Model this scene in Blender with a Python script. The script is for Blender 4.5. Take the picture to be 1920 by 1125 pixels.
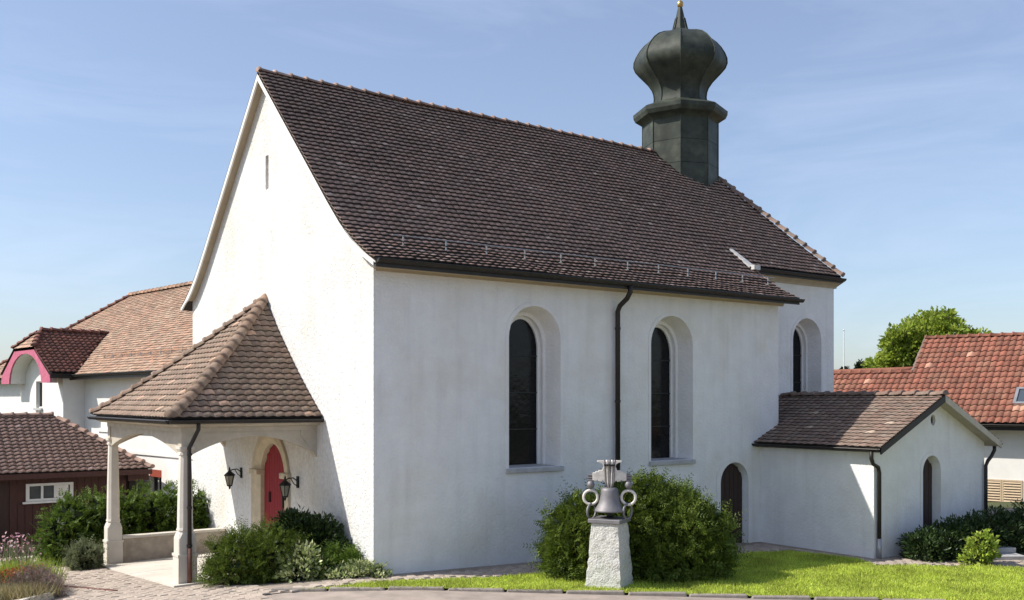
import bpy, bmesh, math, random
import numpy as np
from mathutils import Vector, Matrix
from mathutils.geometry import tessellate_polygon

for o in list(bpy.data.objects):
    bpy.data.objects.remove(o)
SC = bpy.context.scene
COL = SC.collection
R = math.radians
rnd = random.Random(7)

# ------------------------------------------------------------------ camera
CAM = Vector((-8.47, -16.09, 3.23))
cd = bpy.data.cameras.new("camera")
cam = bpy.data.objects.new("camera", cd)
COL.objects.link(cam)
cam.location = CAM
cam.rotation_euler = (R(90), 0, R(-35.85))
cd.sensor_width = 36
cd.lens = 34.26
cd.shift_y = 0.0987
cd.clip_end = 4000
SC.camera = cam

# ------------------------------------------------------------------ sky and sun
LDIR = Vector((1.0, -0.56, -1.085)).normalized()
ELEV = math.asin(-LDIR.z)
AZ = math.atan2(-LDIR.x, -LDIR.y)
world = bpy.data.worlds.new("World")
SC.world = world
world.use_nodes = True
wn, wl = world.node_tree.nodes, world.node_tree.links
wn.clear()
sky = wn.new("ShaderNodeTexSky")
sky.sky_type = 'NISHITA'
sky.sun_disc = False
sky.sun_elevation = ELEV
sky.sun_rotation = AZ
sky.air_density = 1.0
sky.dust_density = 1.2
sky.ozone_density = 3.0
tc = wn.new("ShaderNodeTexCoord")
mp = wn.new("ShaderNodeMapping")
mp.inputs['Scale'].default_value = (1.0, 1.6, 5.5)
mp.inputs['Rotation'].default_value = (0.12, -0.1, 0.5)
nz = wn.new("ShaderNodeTexNoise")
nz.inputs['Scale'].default_value = 2.3
nz.inputs['Detail'].default_value = 9
nz.inputs['Roughness'].default_value = 0.62
nz.inputs['Distortion'].default_value = 0.7
cr = wn.new("ShaderNodeValToRGB")
cr.color_ramp.elements[0].position = 0.44
cr.color_ramp.elements[0].color = (0, 0, 0, 1)
cr.color_ramp.elements[1].position = 0.82
cr.color_ramp.elements[1].color = (1, 1, 1, 1)
ml = wn.new("ShaderNodeMath")
ml.operation = 'MULTIPLY_ADD'
ml.inputs[1].default_value = 0.17
ml.inputs[2].default_value = 0.13
mx = wn.new("ShaderNodeMix")
mx.data_type = 'RGBA'
mx.inputs['B'].default_value = (7.0, 7.4, 9.4, 1)
bg = wn.new("ShaderNodeBackground")
bg.inputs['Strength'].default_value = 0.108
wo = wn.new("ShaderNodeOutputWorld")
wl.new(tc.outputs['Generated'], mp.inputs['Vector'])
wl.new(mp.outputs['Vector'], nz.inputs['Vector'])
wl.new(nz.outputs['Fac'], cr.inputs['Fac'])
wl.new(cr.outputs['Color'], ml.inputs[0])
wl.new(ml.outputs[0], mx.inputs['Factor'])
wl.new(sky.outputs['Color'], mx.inputs['A'])
wl.new(mx.outputs['Result'], bg.inputs['Color'])
wl.new(bg.outputs['Background'], wo.inputs['Surface'])

sd = bpy.data.lights.new("sun", 'SUN')
sd.energy = 4.1
sd.angle = R(0.5)
sd.color = (1.0, 0.955, 0.88)
sun = bpy.data.objects.new("sun", sd)
COL.objects.link(sun)
sun.rotation_euler = LDIR.to_track_quat('-Z', 'Y').to_euler()
sun.location = (-30, 25, 45)

SC.render.engine = 'CYCLES'
vs = SC.view_settings
vs.view_transform = 'Standard'
vs.look = 'None'
vs.exposure = 0.52
vs.gamma = 1.0
vs.use_curve_mapping = False

# ------------------------------------------------------------------ materials
def mat(name, base, rough=0.8, var=0.12, scale=6.0, bump=0.0, bscale=60.0, piece=0.0, metal=0.0,
        spec=0.3, stain=None, stain_amt=0.0, stain_scale=1.5, trans=0.0, hue=None, stretch=None, coords='Object', streak=0.0, odd=None):
    m = bpy.data.materials.new(name)
    m.use_nodes = True
    n, l = m.node_tree.nodes, m.node_tree.links
    p = n['Principled BSDF']
    p.inputs['Roughness'].default_value = rough
    p.inputs['Metallic'].default_value = metal
    p.inputs['Specular IOR Level'].default_value = spec
    t = n.new('ShaderNodeTexCoord')
    vec = t.outputs[coords] if coords != 'World' else n.new('ShaderNodeNewGeometry').outputs['Position']
    if stretch:
        mpn = n.new('ShaderNodeMapping')
        mpn.inputs['Scale'].default_value = stretch
        l.new(vec, mpn.inputs['Vector'])
        vec = mpn.outputs['Vector']
    def noise(s, d=5):
        q = n.new('ShaderNodeTexNoise')
        q.inputs['Scale'].default_value = s
        q.inputs['Detail'].default_value = d
        q.inputs['Roughness'].default_value = 0.6
        l.new(vec, q.inputs['Vector'])
        return q
    nz = noise(scale)
    mr = n.new('ShaderNodeMapRange')
    mr.inputs['From Min'].default_value = 0.3
    mr.inputs['From Max'].default_value = 0.7
    mr.inputs['To Min'].default_value = 1 - var
    mr.inputs['To Max'].default_value = 1 + var
    l.new(nz.outputs['Fac'], mr.inputs['Value'])
    val = mr.outputs['Result']
    rndv = None
    if piece > 0 or hue:
        oi = n.new('ShaderNodeObjectInfo')
        ge = n.new('ShaderNodeNewGeometry')
        ad = n.new('ShaderNodeMath'); ad.operation = 'ADD'
        l.new(oi.outputs['Random'], ad.inputs[0])
        l.new(ge.outputs['Random Per Island'], ad.inputs[1])
        fr = n.new('ShaderNodeMath'); fr.operation = 'FRACT'
        l.new(ad.outputs[0], fr.inputs[0])
        rndv = fr.outputs[0]
        pr = n.new('ShaderNodeMapRange')
        pr.inputs['To Min'].default_value = 1 - piece
        pr.inputs['To Max'].default_value = 1 + piece
        l.new(rndv, pr.inputs['Value'])
        mu = n.new('ShaderNodeMath'); mu.operation = 'MULTIPLY'
        l.new(val, mu.inputs[0]); l.new(pr.outputs['Result'], mu.inputs[1])
        val = mu.outputs[0]
    col = None
    if hue:
        cx = n.new('ShaderNodeMix'); cx.data_type = 'RGBA'
        cx.inputs['A'].default_value = (*base, 1)
        cx.inputs['B'].default_value = (*hue, 1)
        m2 = n.new('ShaderNodeMath'); m2.operation = 'MULTIPLY'; m2.inputs[1].default_value = 7.31
        f2 = n.new('ShaderNodeMath'); f2.operation = 'FRACT'
        l.new(rndv, m2.inputs[0]); l.new(m2.outputs[0], f2.inputs[0])
        l.new(f2.outputs[0], cx.inputs['Factor'])
        col = cx.outputs['Result']
    if odd:
        og = n.new('ShaderNodeMath'); og.operation = 'GREATER_THAN'; og.inputs[1].default_value = .982
        l.new(rndv, og.inputs[0])
        ox = n.new('ShaderNodeMix'); ox.data_type = 'RGBA'; ox.inputs['B'].default_value = (*odd, 1)
        l.new(og.outputs[0], ox.inputs['Factor']); l.new(col, ox.inputs['A']); col = ox.outputs['Result']
    if stain:
        sn = noise(stain_scale, 6)
        rp = n.new('ShaderNodeMapRange')
        rp.inputs['From Min'].default_value = 0.48
        rp.inputs['From Max'].default_value = 0.78
        rp.inputs['To Max'].default_value = stain_amt
        l.new(sn.outputs['Fac'], rp.inputs['Value'])
        sx = n.new('ShaderNodeMix'); sx.data_type = 'RGBA'
        if col: l.new(col, sx.inputs['A'])
        else: sx.inputs['A'].default_value = (*base, 1)
        sx.inputs['B'].default_value = (*stain, 1)
        l.new(rp.outputs['Result'], sx.inputs['Factor'])
        col = sx.outputs['Result']
    vm = n.new('ShaderNodeVectorMath'); vm.operation = 'SCALE'
    if col: l.new(col, vm.inputs[0])
    else: vm.inputs[0].default_value = base
    l.new(val, vm.inputs['Scale'])
    l.new(vm.outputs['Vector'], p.inputs['Base Color'])
    if streak > 0:
        sm_ = n.new('ShaderNodeMapping'); sm_.inputs['Scale'].default_value = (4.5, 4.5, .35)
        l.new(vec, sm_.inputs['Vector'])
        sq_ = n.new('ShaderNodeTexNoise'); sq_.inputs['Scale'].default_value = 1.0; sq_.inputs['Detail'].default_value = 7
        l.new(sm_.outputs['Vector'], sq_.inputs['Vector'])
        sr_ = n.new('ShaderNodeMapRange'); sr_.inputs['From Min'].default_value = .5; sr_.inputs['From Max'].default_value = .8
        sr_.inputs['To Min'].default_value = 1; sr_.inputs['To Max'].default_value = 1 - streak
        l.new(sq_.outputs['Fac'], sr_.inputs['Value'])
        v2 = n.new('ShaderNodeVectorMath'); v2.operation = 'SCALE'
        l.new(vm.outputs['Vector'], v2.inputs[0]); l.new(sr_.outputs['Result'], v2.inputs['Scale'])
        l.new(v2.outputs['Vector'], p.inputs['Base Color'])
    if bump > 0:
        bn = noise(bscale, 6)
        b = n.new('ShaderNodeBump')
        b.inputs['Strength'].default_value = 1.0
        b.inputs['Distance'].default_value = bump
        l.new(bn.outputs['Fac'], b.inputs['Height'])
        l.new(b.outputs['Normal'], p.inputs['Normal'])
    if trans > 0:
        tr = n.new('ShaderNodeBsdfTranslucent')
        l.new(vm.outputs['Vector'], tr.inputs['Color'])
        ms = n.new('ShaderNodeMixShader'); ms.inputs['Fac'].default_value = trans
        l.new(p.outputs['BSDF'], ms.inputs[1]); l.new(tr.outputs['BSDF'], ms.inputs[2])
        l.new(ms.outputs['Shader'], n['Material Output'].inputs['Surface'])
    return m

M = {}
M['stucco'] = mat('white_render', (.785, .768, .748), .9, .05, 2.2, .022, 17, stain=(.60, .53, .38), stain_amt=.40, stain_scale=.7, streak=.10)
M['gable'] = mat('weathered_gable_render', (.70, .69, .665), .9, .13, 11, .035, 15, stain=(.50, .425, .27), stain_amt=.5, stain_scale=.6, streak=.10)
M['stucco2'] = mat('cream_render', (.76, .73, .68), .9, .05, 2.0, .003, 30)
M['sand'] = mat('sandstone', (.52, .45, .33), .85, .15, 5, .004, 40, stain=(.38, .32, .23), stain_amt=.6)
M['sill'] = mat('grey_stone', (.42, .41, .40), .85, .15, 7, .004, 40)
M['tan'] = mat('tan_painted_wood', (.42, .35, .25), .75, .1, 4)
M['beam'] = mat('offwhite_painted_timber', (.47, .42, .34), .7, .12, 5, .002, 30, stain=(.34, .29, .22), stain_amt=.5)
M['whitewood'] = mat('white_painted_wood', (.72, .70, .65), .7, .07, 5)
M['tile_dark'] = mat('weathered_dark_tile', (.325, .205, .160), .8, .15, 9, .004, 50, piece=.14, hue=(.285, .195, .155), stain=(.17, .14, .12), stain_amt=.5, stain_scale=.7, coords='World', odd=(.42, .30, .24))
M['tile_porch'] = mat('brown_clay_tile', (.27, .18, .128), .8, .2, 9, .004, 50, piece=.2, hue=(.25, .18, .135), stain=(.19, .18, .12), stain_amt=.45, stain_scale=3, coords='World', odd=(.42, .27, .19))
M['tile_annex'] = mat('pale_brown_tile', (.20, .128, .098), .8, .18, 9, .004, 50, piece=.2, hue=(.20, .15, .12), stain=(.3, .27, .2), stain_amt=.3, stain_scale=3, coords='World', odd=(.34, .26, .20))
M['tile_red'] = mat('red_clay_tile', (.265, .095, .060), .75, .18, 8, .004, 50, piece=.22, hue=(.21, .088, .058), stain=(.32, .22, .14), stain_amt=.35, stain_scale=1.1, coords='World', odd=(.42, .22, .15))
M['tile_orange'] = mat('weathered_orange_tile', (.40, .225, .145), .8, .2, 8, .004, 50, piece=.28, hue=(.33, .235, .165), stain=(.42, .33, .23), stain_amt=.6, stain_scale=.9, coords='World')
M['tile_bay'] = mat('dark_red_tile', (.22, .09, .06), .75, .2, 8, .004, 50, piece=.25, hue=(.16, .075, .055), coords='World')
M['tile_shed'] = mat('mauve_brown_tile', (.31, .195, .15), .8, .18, 8, .004, 50, piece=.16, hue=(.27, .18, .14), coords='World', odd=(.36, .25, .21))
M['tile_edge'] = mat('shade_tinted_tile_butt', (.040, .032, .027), .95, .3, 20)  # butt ends coloured near-black to stand in for shade under each tile row
M['under'] = mat('roof_underlay', (.05, .04, .035), .9, .1, 4)
M['copper'] = mat('dark_patinated_copper', (.046, .052, .041), .5, .35, 3, .003, 8, metal=.0, spec=.18, stain=(.095, .105, .075), stain_amt=.7, stain_scale=2.2, piece=.12)
M['gold'] = mat('gilded_metal', (.55, .34, .12), .35, .1, 8, metal=.8)
M['metal'] = mat('dark_brown_sheet_metal', (.030, .025, .022), .5, .2, 6, metal=.2, spec=.4)
M['rust'] = mat('red_brown_pipe', (.16, .07, .05), .6, .2, 8)
M['zinc'] = mat('zinc', (.38, .38, .38), .4, .15, 6, metal=.6)
M['lead'] = mat('pale_lead_flashing', (.55, .53, .50), .6, .15, 6)
M['red'] = mat('red_painted_door', (.25, .022, .030), .6, .15, 6, .002, 40, stretch=(1, 9, .6))
M['wooddark'] = mat('dark_brown_wood', (.045, .026, .020), .6, .25, 6, stretch=(5, 5, .6))
M['iron'] = mat('black_iron', (.015, .015, .016), .45, .2, 8, metal=.4, spec=.5)
M['glass'] = mat('dark_window_glass', (.008, .008, .009), .05, .2, 2, .010, 2.5, spec=.2)
M['lampglass'] = mat('smoky_lamp_glass', (.25, .24, .18), .25, .1, 6, spec=.5)
M['granite'] = mat('rough_granite', (.56, .545, .50), .9, .25, 30, .03, 30, stain=(.33, .33, .24), stain_amt=.5, stain_scale=4)
M['bronze'] = mat('grey_bronze', (.20, .19, .195), .6, .15, 7, metal=.45, spec=.5)
M['bronzel'] = mat('pale_cast_metal', (.62, .58, .52), .5, .2, 9, .003, 40, metal=.1)
M['shedwall'] = mat('red_brown_boards', (.072, .033, .026), .75, .18, 5, .003, 20, stretch=(6, 6, .7))
M['pink'] = mat('pink_painted_board', (.50, .13, .20), .7, .2, 7)
M['shutter'] = mat('tan_shutter', (.50, .38, .25), .7, .1, 8)
M['slab'] = mat('pale_stone_slab', (.62, .57, .49), .9, .14, 3, .004, 40, stain=(.40, .36, .29), stain_amt=.5)
M['parapet'] = mat('stained_stone', (.40, .34, .27), .9, .2, 5, .006, 30, stain=(.12, .09, .07), stain_amt=.8, stain_scale=1.6)
M['pave'] = mat('pinkish_paver', (.43, .35, .285), .9, .15, 7, .004, 60, piece=.08, hue=(.41, .345, .28), stain=(.27, .23, .19), stain_amt=.4, stain_scale=.7)
M['joint'] = mat('sandy_joint', (.32, .265, .22), .95, .2, 9, .004, 60, stain=(.16, .14, .09), stain_amt=.5, stain_scale=.8)
M['kerb'] = mat('kerb_stone', (.27, .235, .20), .9, .2, 9, .006, 40, piece=.12)
M['asphalt'] = mat('pale_road', (.34, .28, .235), .95, .2, 2.5, .004, 90, stain=(.25, .22, .19), stain_amt=.4)
M['earth'] = mat('earth_and_meadow', (.075, .085, .035), .95, .3, .4)
M['soil'] = mat('bed_soil', (.07, .05, .035), .95, .3, 12, .02, 30)
M['lawn'] = mat('lawn_ground', (.29, .37, .045), .95, .3, 2.2, .01, 60, stain=(.40, .37, .09), stain_amt=.5, stain_scale=1.2)
M['blade'] = mat('grass_blade', (.38, .49, .05), .7, .35, 1.1, piece=.4, hue=(.52, .55, .11), trans=.35)
def leafmat(name, a, b, piece=.35, trans=.28, rough=.55):
    return mat(name, a, rough, .2, 3, piece=piece, hue=b, trans=trans, spec=.3)
M['yew'] = leafmat('yew_needles', (.072, .118, .014), (.15, .195, .028), piece=.45)
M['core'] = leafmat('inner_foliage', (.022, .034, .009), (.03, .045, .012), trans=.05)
M['hedge'] = leafmat('hedge_leaf', (.075, .135, .018), (.14, .205, .03))
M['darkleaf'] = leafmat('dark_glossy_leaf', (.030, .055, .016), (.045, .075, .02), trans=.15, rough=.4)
M['varieg'] = leafmat('variegated_leaf', (.19, .27, .06), (.62, .62, .36))
M['limeleaf'] = leafmat('lime_leaf', (.26, .36, .04), (.36, .42, .07))
M['treeleaf'] = leafmat('bright_tree_leaf', (.24, .32, .035), (.33, .39, .06), trans=.5)
M['santol'] = leafmat('grey_green_leaf', (.16, .19, .09), (.22, .24, .13))
M['heather'] = leafmat('heather_sprig', (.30, .17, .20), (.20, .20, .09))
M['straw'] = leafmat('straw_blade', (.40, .32, .17), (.30, .27, .12), trans=.2)
M['orange'] = leafmat('orange_flower', (.50, .13, .03), (.36, .16, .05))
M['pinkfl'] = leafmat('pink_petal', (.62, .25, .33), (.75, .55, .58), trans=.2)
M['conifer'] = leafmat('far_conifer', (.018, .03, .016), (.03, .045, .02), trans=.05)
M['bark'] = mat('bark', (.09, .065, .045), .9, .3, 10, .01, 30)

# ------------------------------------------------------------------ helpers
ORI = {}
def put(o, parent=None):
    COL.objects.link(o)
    if parent is not None:
        o.parent = parent
        o.matrix_parent_inverse = Matrix.Translation(-ORI.get(parent.name, Vector((0, 0, 0))))
    return o

def thing(name, label, cat, loc, group=None):
    o = bpy.data.objects.new(name, None)
    o.empty_display_size = .2
    o.location = loc
    COL.objects.link(o)
    ORI[o.name] = Vector(loc)
    return tag(o, label, cat, group)

def tag(o, label=None, cat=None, group=None, kind=None):
    if label: o['label'] = label
    if cat: o['category'] = cat
    if group: o['group'] = group
    if kind: o['kind'] = kind
    return o

class MB:
    def __init__(s):
        s.v = []; s.f = []; s.sm = False
    def add(s, vs, fs):
        b = len(s.v)
        s.v += [tuple(x) for x in vs]
        s.f += [tuple(i + b for i in f) for f in fs]
        return s
    def quad(s, a, b, c, d):
        return s.add([a, b, c, d], [(0, 1, 2, 3)])
    def poly(s, pts):
        return s.add(pts, [tuple(range(len(pts)))])
    def box(s, c, size, ax=None, taper=1.0):
        c = Vector(c)
        X, Y, Z = ax if ax else (Vector((1, 0, 0)), Vector((0, 1, 0)), Vector((0, 0, 1)))
        hx, hy, hz = size[0] / 2, size[1] / 2, size[2] / 2
        vs = []
        for k in (-1, 1):
            q = 1.0 if k < 0 else taper
            for i, j in ((-1, -1), (1, -1), (1, 1), (-1, 1)):
                vs.append(c + X * (i * hx * q) + Y * (j * hy * q) + Z * (k * hz))
        return s.add(vs, [(3, 2, 1, 0), (4, 5, 6, 7), (0, 1, 5, 4), (1, 2, 6, 5), (2, 3, 7, 6), (3, 0, 4, 7)])
    def bb(s, x0, x1, y0, y1, z0, z1):
        return s.box(((x0 + x1) / 2, (y0 + y1) / 2, (z0 + z1) / 2), (x1 - x0, y1 - y0, z1 - z0))
    def tube(s, pts, r, n=8, closed=False):
        pts = [Vector(p) for p in pts]
        rs = r if isinstance(r, (list, tuple)) else [r] * len(pts)
        rings = []
        up = None
        N = len(pts)
        for i, p in enumerate(pts):
            if closed: t = (pts[(i + 1) % N] - pts[i - 1]).normalized()
            else: t = (pts[min(i + 1, N - 1)] - pts[max(i - 1, 0)]).normalized()
            if up is None or abs(up.dot(t)) > .99:
                up = Vector((0, 0, 1)) if abs(t.z) < .9 else Vector((1, 0, 0))
            a = t.cross(up).normalized(); b = a.cross(t).normalized(); up = b
            rings.append([p + a * (rs[i] * math.cos(2 * math.pi * k / n)) + b * (rs[i] * math.sin(2 * math.pi * k / n)) for k in range(n)])
        base = len(s.v)
        for rg in rings: s.v += [tuple(x) for x in rg]
        for i in range(N if closed else N - 1):
            a, b = base + i * n, base + ((i + 1) % N) * n
            for k in range(n):
                s.f.append((a + k, a + (k + 1) % n, b + (k + 1) % n, b + k))
        if not closed:
            s.f.append(tuple(base + k for k in reversed(range(n))))
            s.f.append(tuple(base + (N - 1) * n + k for k in range(n)))
        return s
    def lathe(s, c, prof, n=24, a0=0.0):
        c = Vector(c); base = len(s.v)
        for r, z in prof:
            for k in range(n):
                a = a0 + 2 * math.pi * k / n
                s.v.append((c.x + r * math.cos(a), c.y + r * math.sin(a), c.z + z))
        for i in range(len(prof) - 1):
            for k in range(n):
                s.f.append((base + i * n + k, base + i * n + (k + 1) % n, base + (i + 1) * n + (k + 1) % n, base + (i + 1) * n + k))
        s.f.append(tuple(base + k for k in reversed(range(n))))
        s.f.append(tuple(base + (len(prof) - 1) * n + k for k in range(n)))
        return s
    def strip(s, A, B, closed=True):
        n = len(A); base = len(s.v)
        s.v += [tuple(x) for x in A] + [tuple(x) for x in B]
        for i in range(n if closed else n - 1):
            j = (i + 1) % n
            s.f.append((base + i, base + j, base + n + j, base + n + i))
        return s
    def panel(s, fn, outer, holes=()):
        loops = [[Vector((u, v, 0)) for u, v in outer]] + [[Vector((u, v, 0)) for u, v in h] for h in holes]
        flat = [p for lp in loops for p in lp]
        return s.add([fn(p.x, p.y) for p in flat], [tuple(t) for t in tessellate_polygon(loops)])
    def prism(s, fn, outer, d, holes=()):
        """fn(u, v, w): solid plate between w=0 and w=d"""
        s.panel(lambda u, v: fn(u, v, 0), outer, holes)
        s.panel(lambda u, v: fn(u, v, d), outer, holes)
        for lp in [outer] + list(holes):
            s.strip([fn(u, v, 0) for u, v in lp], [fn(u, v, d) for u, v in lp])
        return s
    def build(s, name, m, parent=None, smooth=False, mods=None):
        me = bpy.data.meshes.new(name)
        me.from_pydata(s.v, [], s.f)
        bm = bmesh.new(); bm.from_mesh(me)
        bmesh.ops.remove_doubles(bm, verts=bm.verts, dist=1e-5)
        bmesh.ops.recalc_face_normals(bm, faces=bm.faces)
        bm.to_mesh(me); bm.free()
        if smooth:
            for p in me.polygons: p.use_smooth = True
        me.materials.append(M[m] if isinstance(m, str) else m)
        me.update()
        return put(bpy.data.objects.new(name, me), parent)

def bevel(o, w, seg=2):
    md = o.modifiers.new('bevel', 'BEVEL'); md.width = w; md.segments = seg; md.limit_method = 'ANGLE'; md.angle_limit = R(35)
    return o

def arch(u0, u1, v0, vs_, n=14, pointed=0.0):
    """outline going up the right side, over the arch, down the left"""
    c, r = (u0 + u1) / 2, (u1 - u0) / 2
    pts = [(u0, v0), (u1, v0)]
    if pointed <= 0:
        for k in range(n + 1):
            a = math.pi * k / n
            pts.append((c + r * math.cos(a), vs_ + r * math.sin(a)))
    else:
        rr = r * (1 + pointed)           # two arcs struck from beyond the middle
        cr_, cl = u1 - rr, u0 + rr
        am = math.acos((c - cr_) / rr)
        h = n // 2
        for k in range(h + 1):
            a = am * k / h
            pts.append((cr_ + rr * math.cos(a), vs_ + rr * math.sin(a)))
        for k in range(h - 1, -1, -1):
            a = am * k / h
            pts.append((cl - rr * math.cos(a), vs_ + rr * math.sin(a)))
    return pts

def hgt(x, y):
    return -.026 * min(abs(x), 12) - .068 * min(max(y, 0), 14)

def sheet(name, poly, m, off, parent=None, kind='structure', step=1.0):
    bm = bmesh.new()
    bm.faces.new([bm.verts.new((x, y, 0)) for x, y in poly])
    xs = [p[0] for p in poly]; ys = [p[1] for p in poly]
    cuts = [(k, 0) for k in np.arange(math.floor(min(xs)), max(xs), step)] if max(xs) - min(xs) < 80 else [(k, 0) for k in (-12, 0, 12)]
    cuts += [(k, 1) for k in np.arange(math.floor(min(ys)), max(ys), step)] if max(ys) - min(ys) < 80 else [(k, 1) for k in (0, 14)]
    for k, ax in cuts:
        bmesh.ops.bisect_plane(bm, geom=bm.verts[:] + bm.edges[:] + bm.faces[:], plane_co=(k, k, 0), plane_no=(1, 0, 0) if ax == 0 else (0, 1, 0), dist=1e-5)
    for v in bm.verts: v.co.z = hgt(v.co.x, v.co.y) + off
    bmesh.ops.recalc_face_normals(bm, faces=bm.faces)
    me = bpy.data.meshes.new(name); bm.to_mesh(me); bm.free()
    me.materials.append(M[m])
    o = put(bpy.data.objects.new(name, me), parent)
    if kind: o['kind'] = kind
    return o

# ------------------------------------------------------------------ roofs made of tiles
def prof_fn(prof):
    d = [0.0]
    for a, b in zip(prof, prof[1:]): d.append(d[-1] + math.hypot(b[0] - a[0], b[1] - a[1]))
    hs, zs = [p[0] for p in prof], [p[1] for p in prof]
    def f(v):
        if v > d[-1]:
            k = v - d[-1]; a, b = prof[-2], prof[-1]; L = math.hypot(b[0] - a[0], b[1] - a[1])
            return b[0] + (b[0] - a[0]) / L * k, b[1] + (b[1] - a[1]) / L * k
        return float(np.interp(v, d, hs)), float(np.interp(v, d, zs))
    return f, d[-1]

def roof_face(roof, P0, U, N, prof, umin, umax, w, ch, m, wave=.02, thick=.022, nind=300, bond=False, seed=1, seg=6, name='roof_tile', jit=.004, sag=0.0):
    rg = random.Random(seed)
    P0 = Vector((P0[0], P0[1], 0)); U = Vector((U[0], U[1], 0)).normalized(); N = Vector((N[0], N[1], 0)).normalized()
    pf, total = prof_fn(prof)
    L = ch * 1.28; B = thick * 1.45
    if wave > 0:
        ts = [i / seg for i in range(seg + 1)]
        sh = [wave * (.5 - .5 * math.cos(2 * math.pi * t ** 1.45)) for t in ts]
    else:
        ts = [0, 1]; sh = [0, 0]
    ns = len(ts)
    faces = [(i, i + 1, ns + i + 1, ns + i) for i in range(ns - 1)] + [(2 * ns + i, 2 * ns + i + 1, i + 1, i) for i in range(ns - 1)]
    sides = [(2 * ns, 0, ns), (ns - 1, 2 * ns + ns - 1, 2 * ns - 1)]
    faces = faces + sides
    def verts(u0, ul0, ur0, ul1, ur1, lift):
        vb = [(max(ul0, min(ur0, u0 + w * t)), 0, s + B + lift) for t, s in zip(ts, sh)]
        vt = [(max(ul1, min(ur1, u0 + w * t)), L, s + .002) for t, s in zip(ts, sh)]
        vf = [(x, 0.0, z - thick) for x, y, z in vb]
        return vb + vt + vf
    tm = bpy.data.meshes.new(name)
    tm.from_pydata(verts(0, 0, w, 0, w, 0), [], faces)
    for i, p in enumerate(tm.polygons):
        p.use_smooth = (i < ns - 1 and wave > 0)
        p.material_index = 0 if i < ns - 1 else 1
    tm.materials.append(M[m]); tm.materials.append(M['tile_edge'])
    inner = []; restv = []; restf = []
    r = 0
    while r * ch < total - .3 * ch:
        v = r * ch
        h0, z0 = pf(v); h1, z1 = pf(min(v + L, total + .02))
        T = (N * (h1 - h0) + Vector((0, 0, z1 - z0))).normalized()
        Nr = U.cross(T)
        O = P0 + N * h0 + Vector((0, 0, z0))
        lo0, hi0, lo1, hi1 = umin(h0), umax(h0), umin(h1), umax(h1)
        k0 = math.floor(min(lo0, lo1) / w) - 1; k1 = math.ceil(max(hi0, hi1) / w) + 1
        off = (w / 2 if (bond and r % 2) else 0)
        for k in range(k0, k1):
            u = k * w + off
            a0, b0 = max(u, lo0), min(u + w, hi0)
            if b0 - a0 < .12 * w: continue
            full = u >= max(lo0, lo1) - 1e-6 and u + w <= min(hi0, hi1) + 1e-6
            lift = rg.uniform(-.2, 1) * jit + sag * (math.sin(u * .9 + h0 * 1.3) + math.sin(u * .37 - h0 * .8 + 1) + .6 * math.sin(u * 2.3 + h0 * 2.9))
            if full:
                Mx = Matrix(((U.x, T.x, Nr.x, 0), (U.y, T.y, Nr.y, 0), (U.z, T.z, Nr.z, 0), (0, 0, 0, 1)))
                pos = O + U * (u + rg.uniform(-1, 1) * jit * .6) + T * (rg.uniform(-1, 1) * jit) + Nr * lift
                Mx.translation = pos
                Mx = Mx @ Matrix.Rotation(rg.uniform(-1, 1) * jit * 2.2, 4, 'Z')
                inner.append(((pos - CAM).length, Mx))
            else:
                q = verts(u, lo0, hi0, lo1, hi1, lift)
                b = len(restv)
                restv += [tuple(O + U * x + T * y + Nr * z) for x, y, z in q]
                restf += [tuple(i + b for i in f) for f in faces]
        r += 1
    inner.sort(key=lambda t: t[0])
    for d_, Mx in inner[:nind]:
        o = bpy.data.objects.new(name, tm)
        COL.objects.link(o); o.parent = roof; o.matrix_parent_inverse = Matrix.Identity(4); o.matrix_basis = Mx
    base = [Vector(x.co) for x in tm.vertices]
    for d_, Mx in inner[nind:]:
        b = len(restv)
        restv += [tuple(Mx @ c) for c in base]
        restf += [tuple(i + b for i in f) for f in faces]
    if restv:
        me = bpy.data.meshes.new('roof_tiling'); me.from_pydata(restv, [], restf)
        nf = len(faces)
        if wave > 0:
            sm = np.zeros(len(me.polygons), dtype=bool)
            idx = np.arange(len(me.polygons)) % nf
            sm[idx < ns - 1] = True
            me.polygons.foreach_set('use_smooth', sm)
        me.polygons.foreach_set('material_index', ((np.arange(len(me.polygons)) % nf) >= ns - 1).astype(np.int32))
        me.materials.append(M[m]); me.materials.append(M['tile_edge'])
        o = put(bpy.data.objects.new('roof_tiling', me), roof); o['kind'] = 'stuff'

def under_face(mb, P0, U, N, prof, umin, umax, drop=.02, extra=()):
    P0 = Vector((P0[0], P0[1], 0)); U = Vector((U[0], U[1], 0)).normalized(); N = Vector((N[0], N[1], 0)).normalized()
    hs = sorted(set([p[0] for p in prof] + list(extra)))
    zf = lambda h: float(np.interp(h, [p[0] for p in prof], [p[1] for p in prof])) - drop
    for a, b in zip(hs, hs[1:]):
        e = 1e-4
        q = [P0 + U * umin(a + e) + N * a + Vector((0, 0, zf(a))), P0 + U * umax(a + e) + N * a + Vector((0, 0, zf(a))),
             P0 + U * umax(b - e) + N * b + Vector((0, 0, zf(b))), P0 + U * umin(b - e) + N * b + Vector((0, 0, zf(b)))]
        mb.quad(*q)

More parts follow.
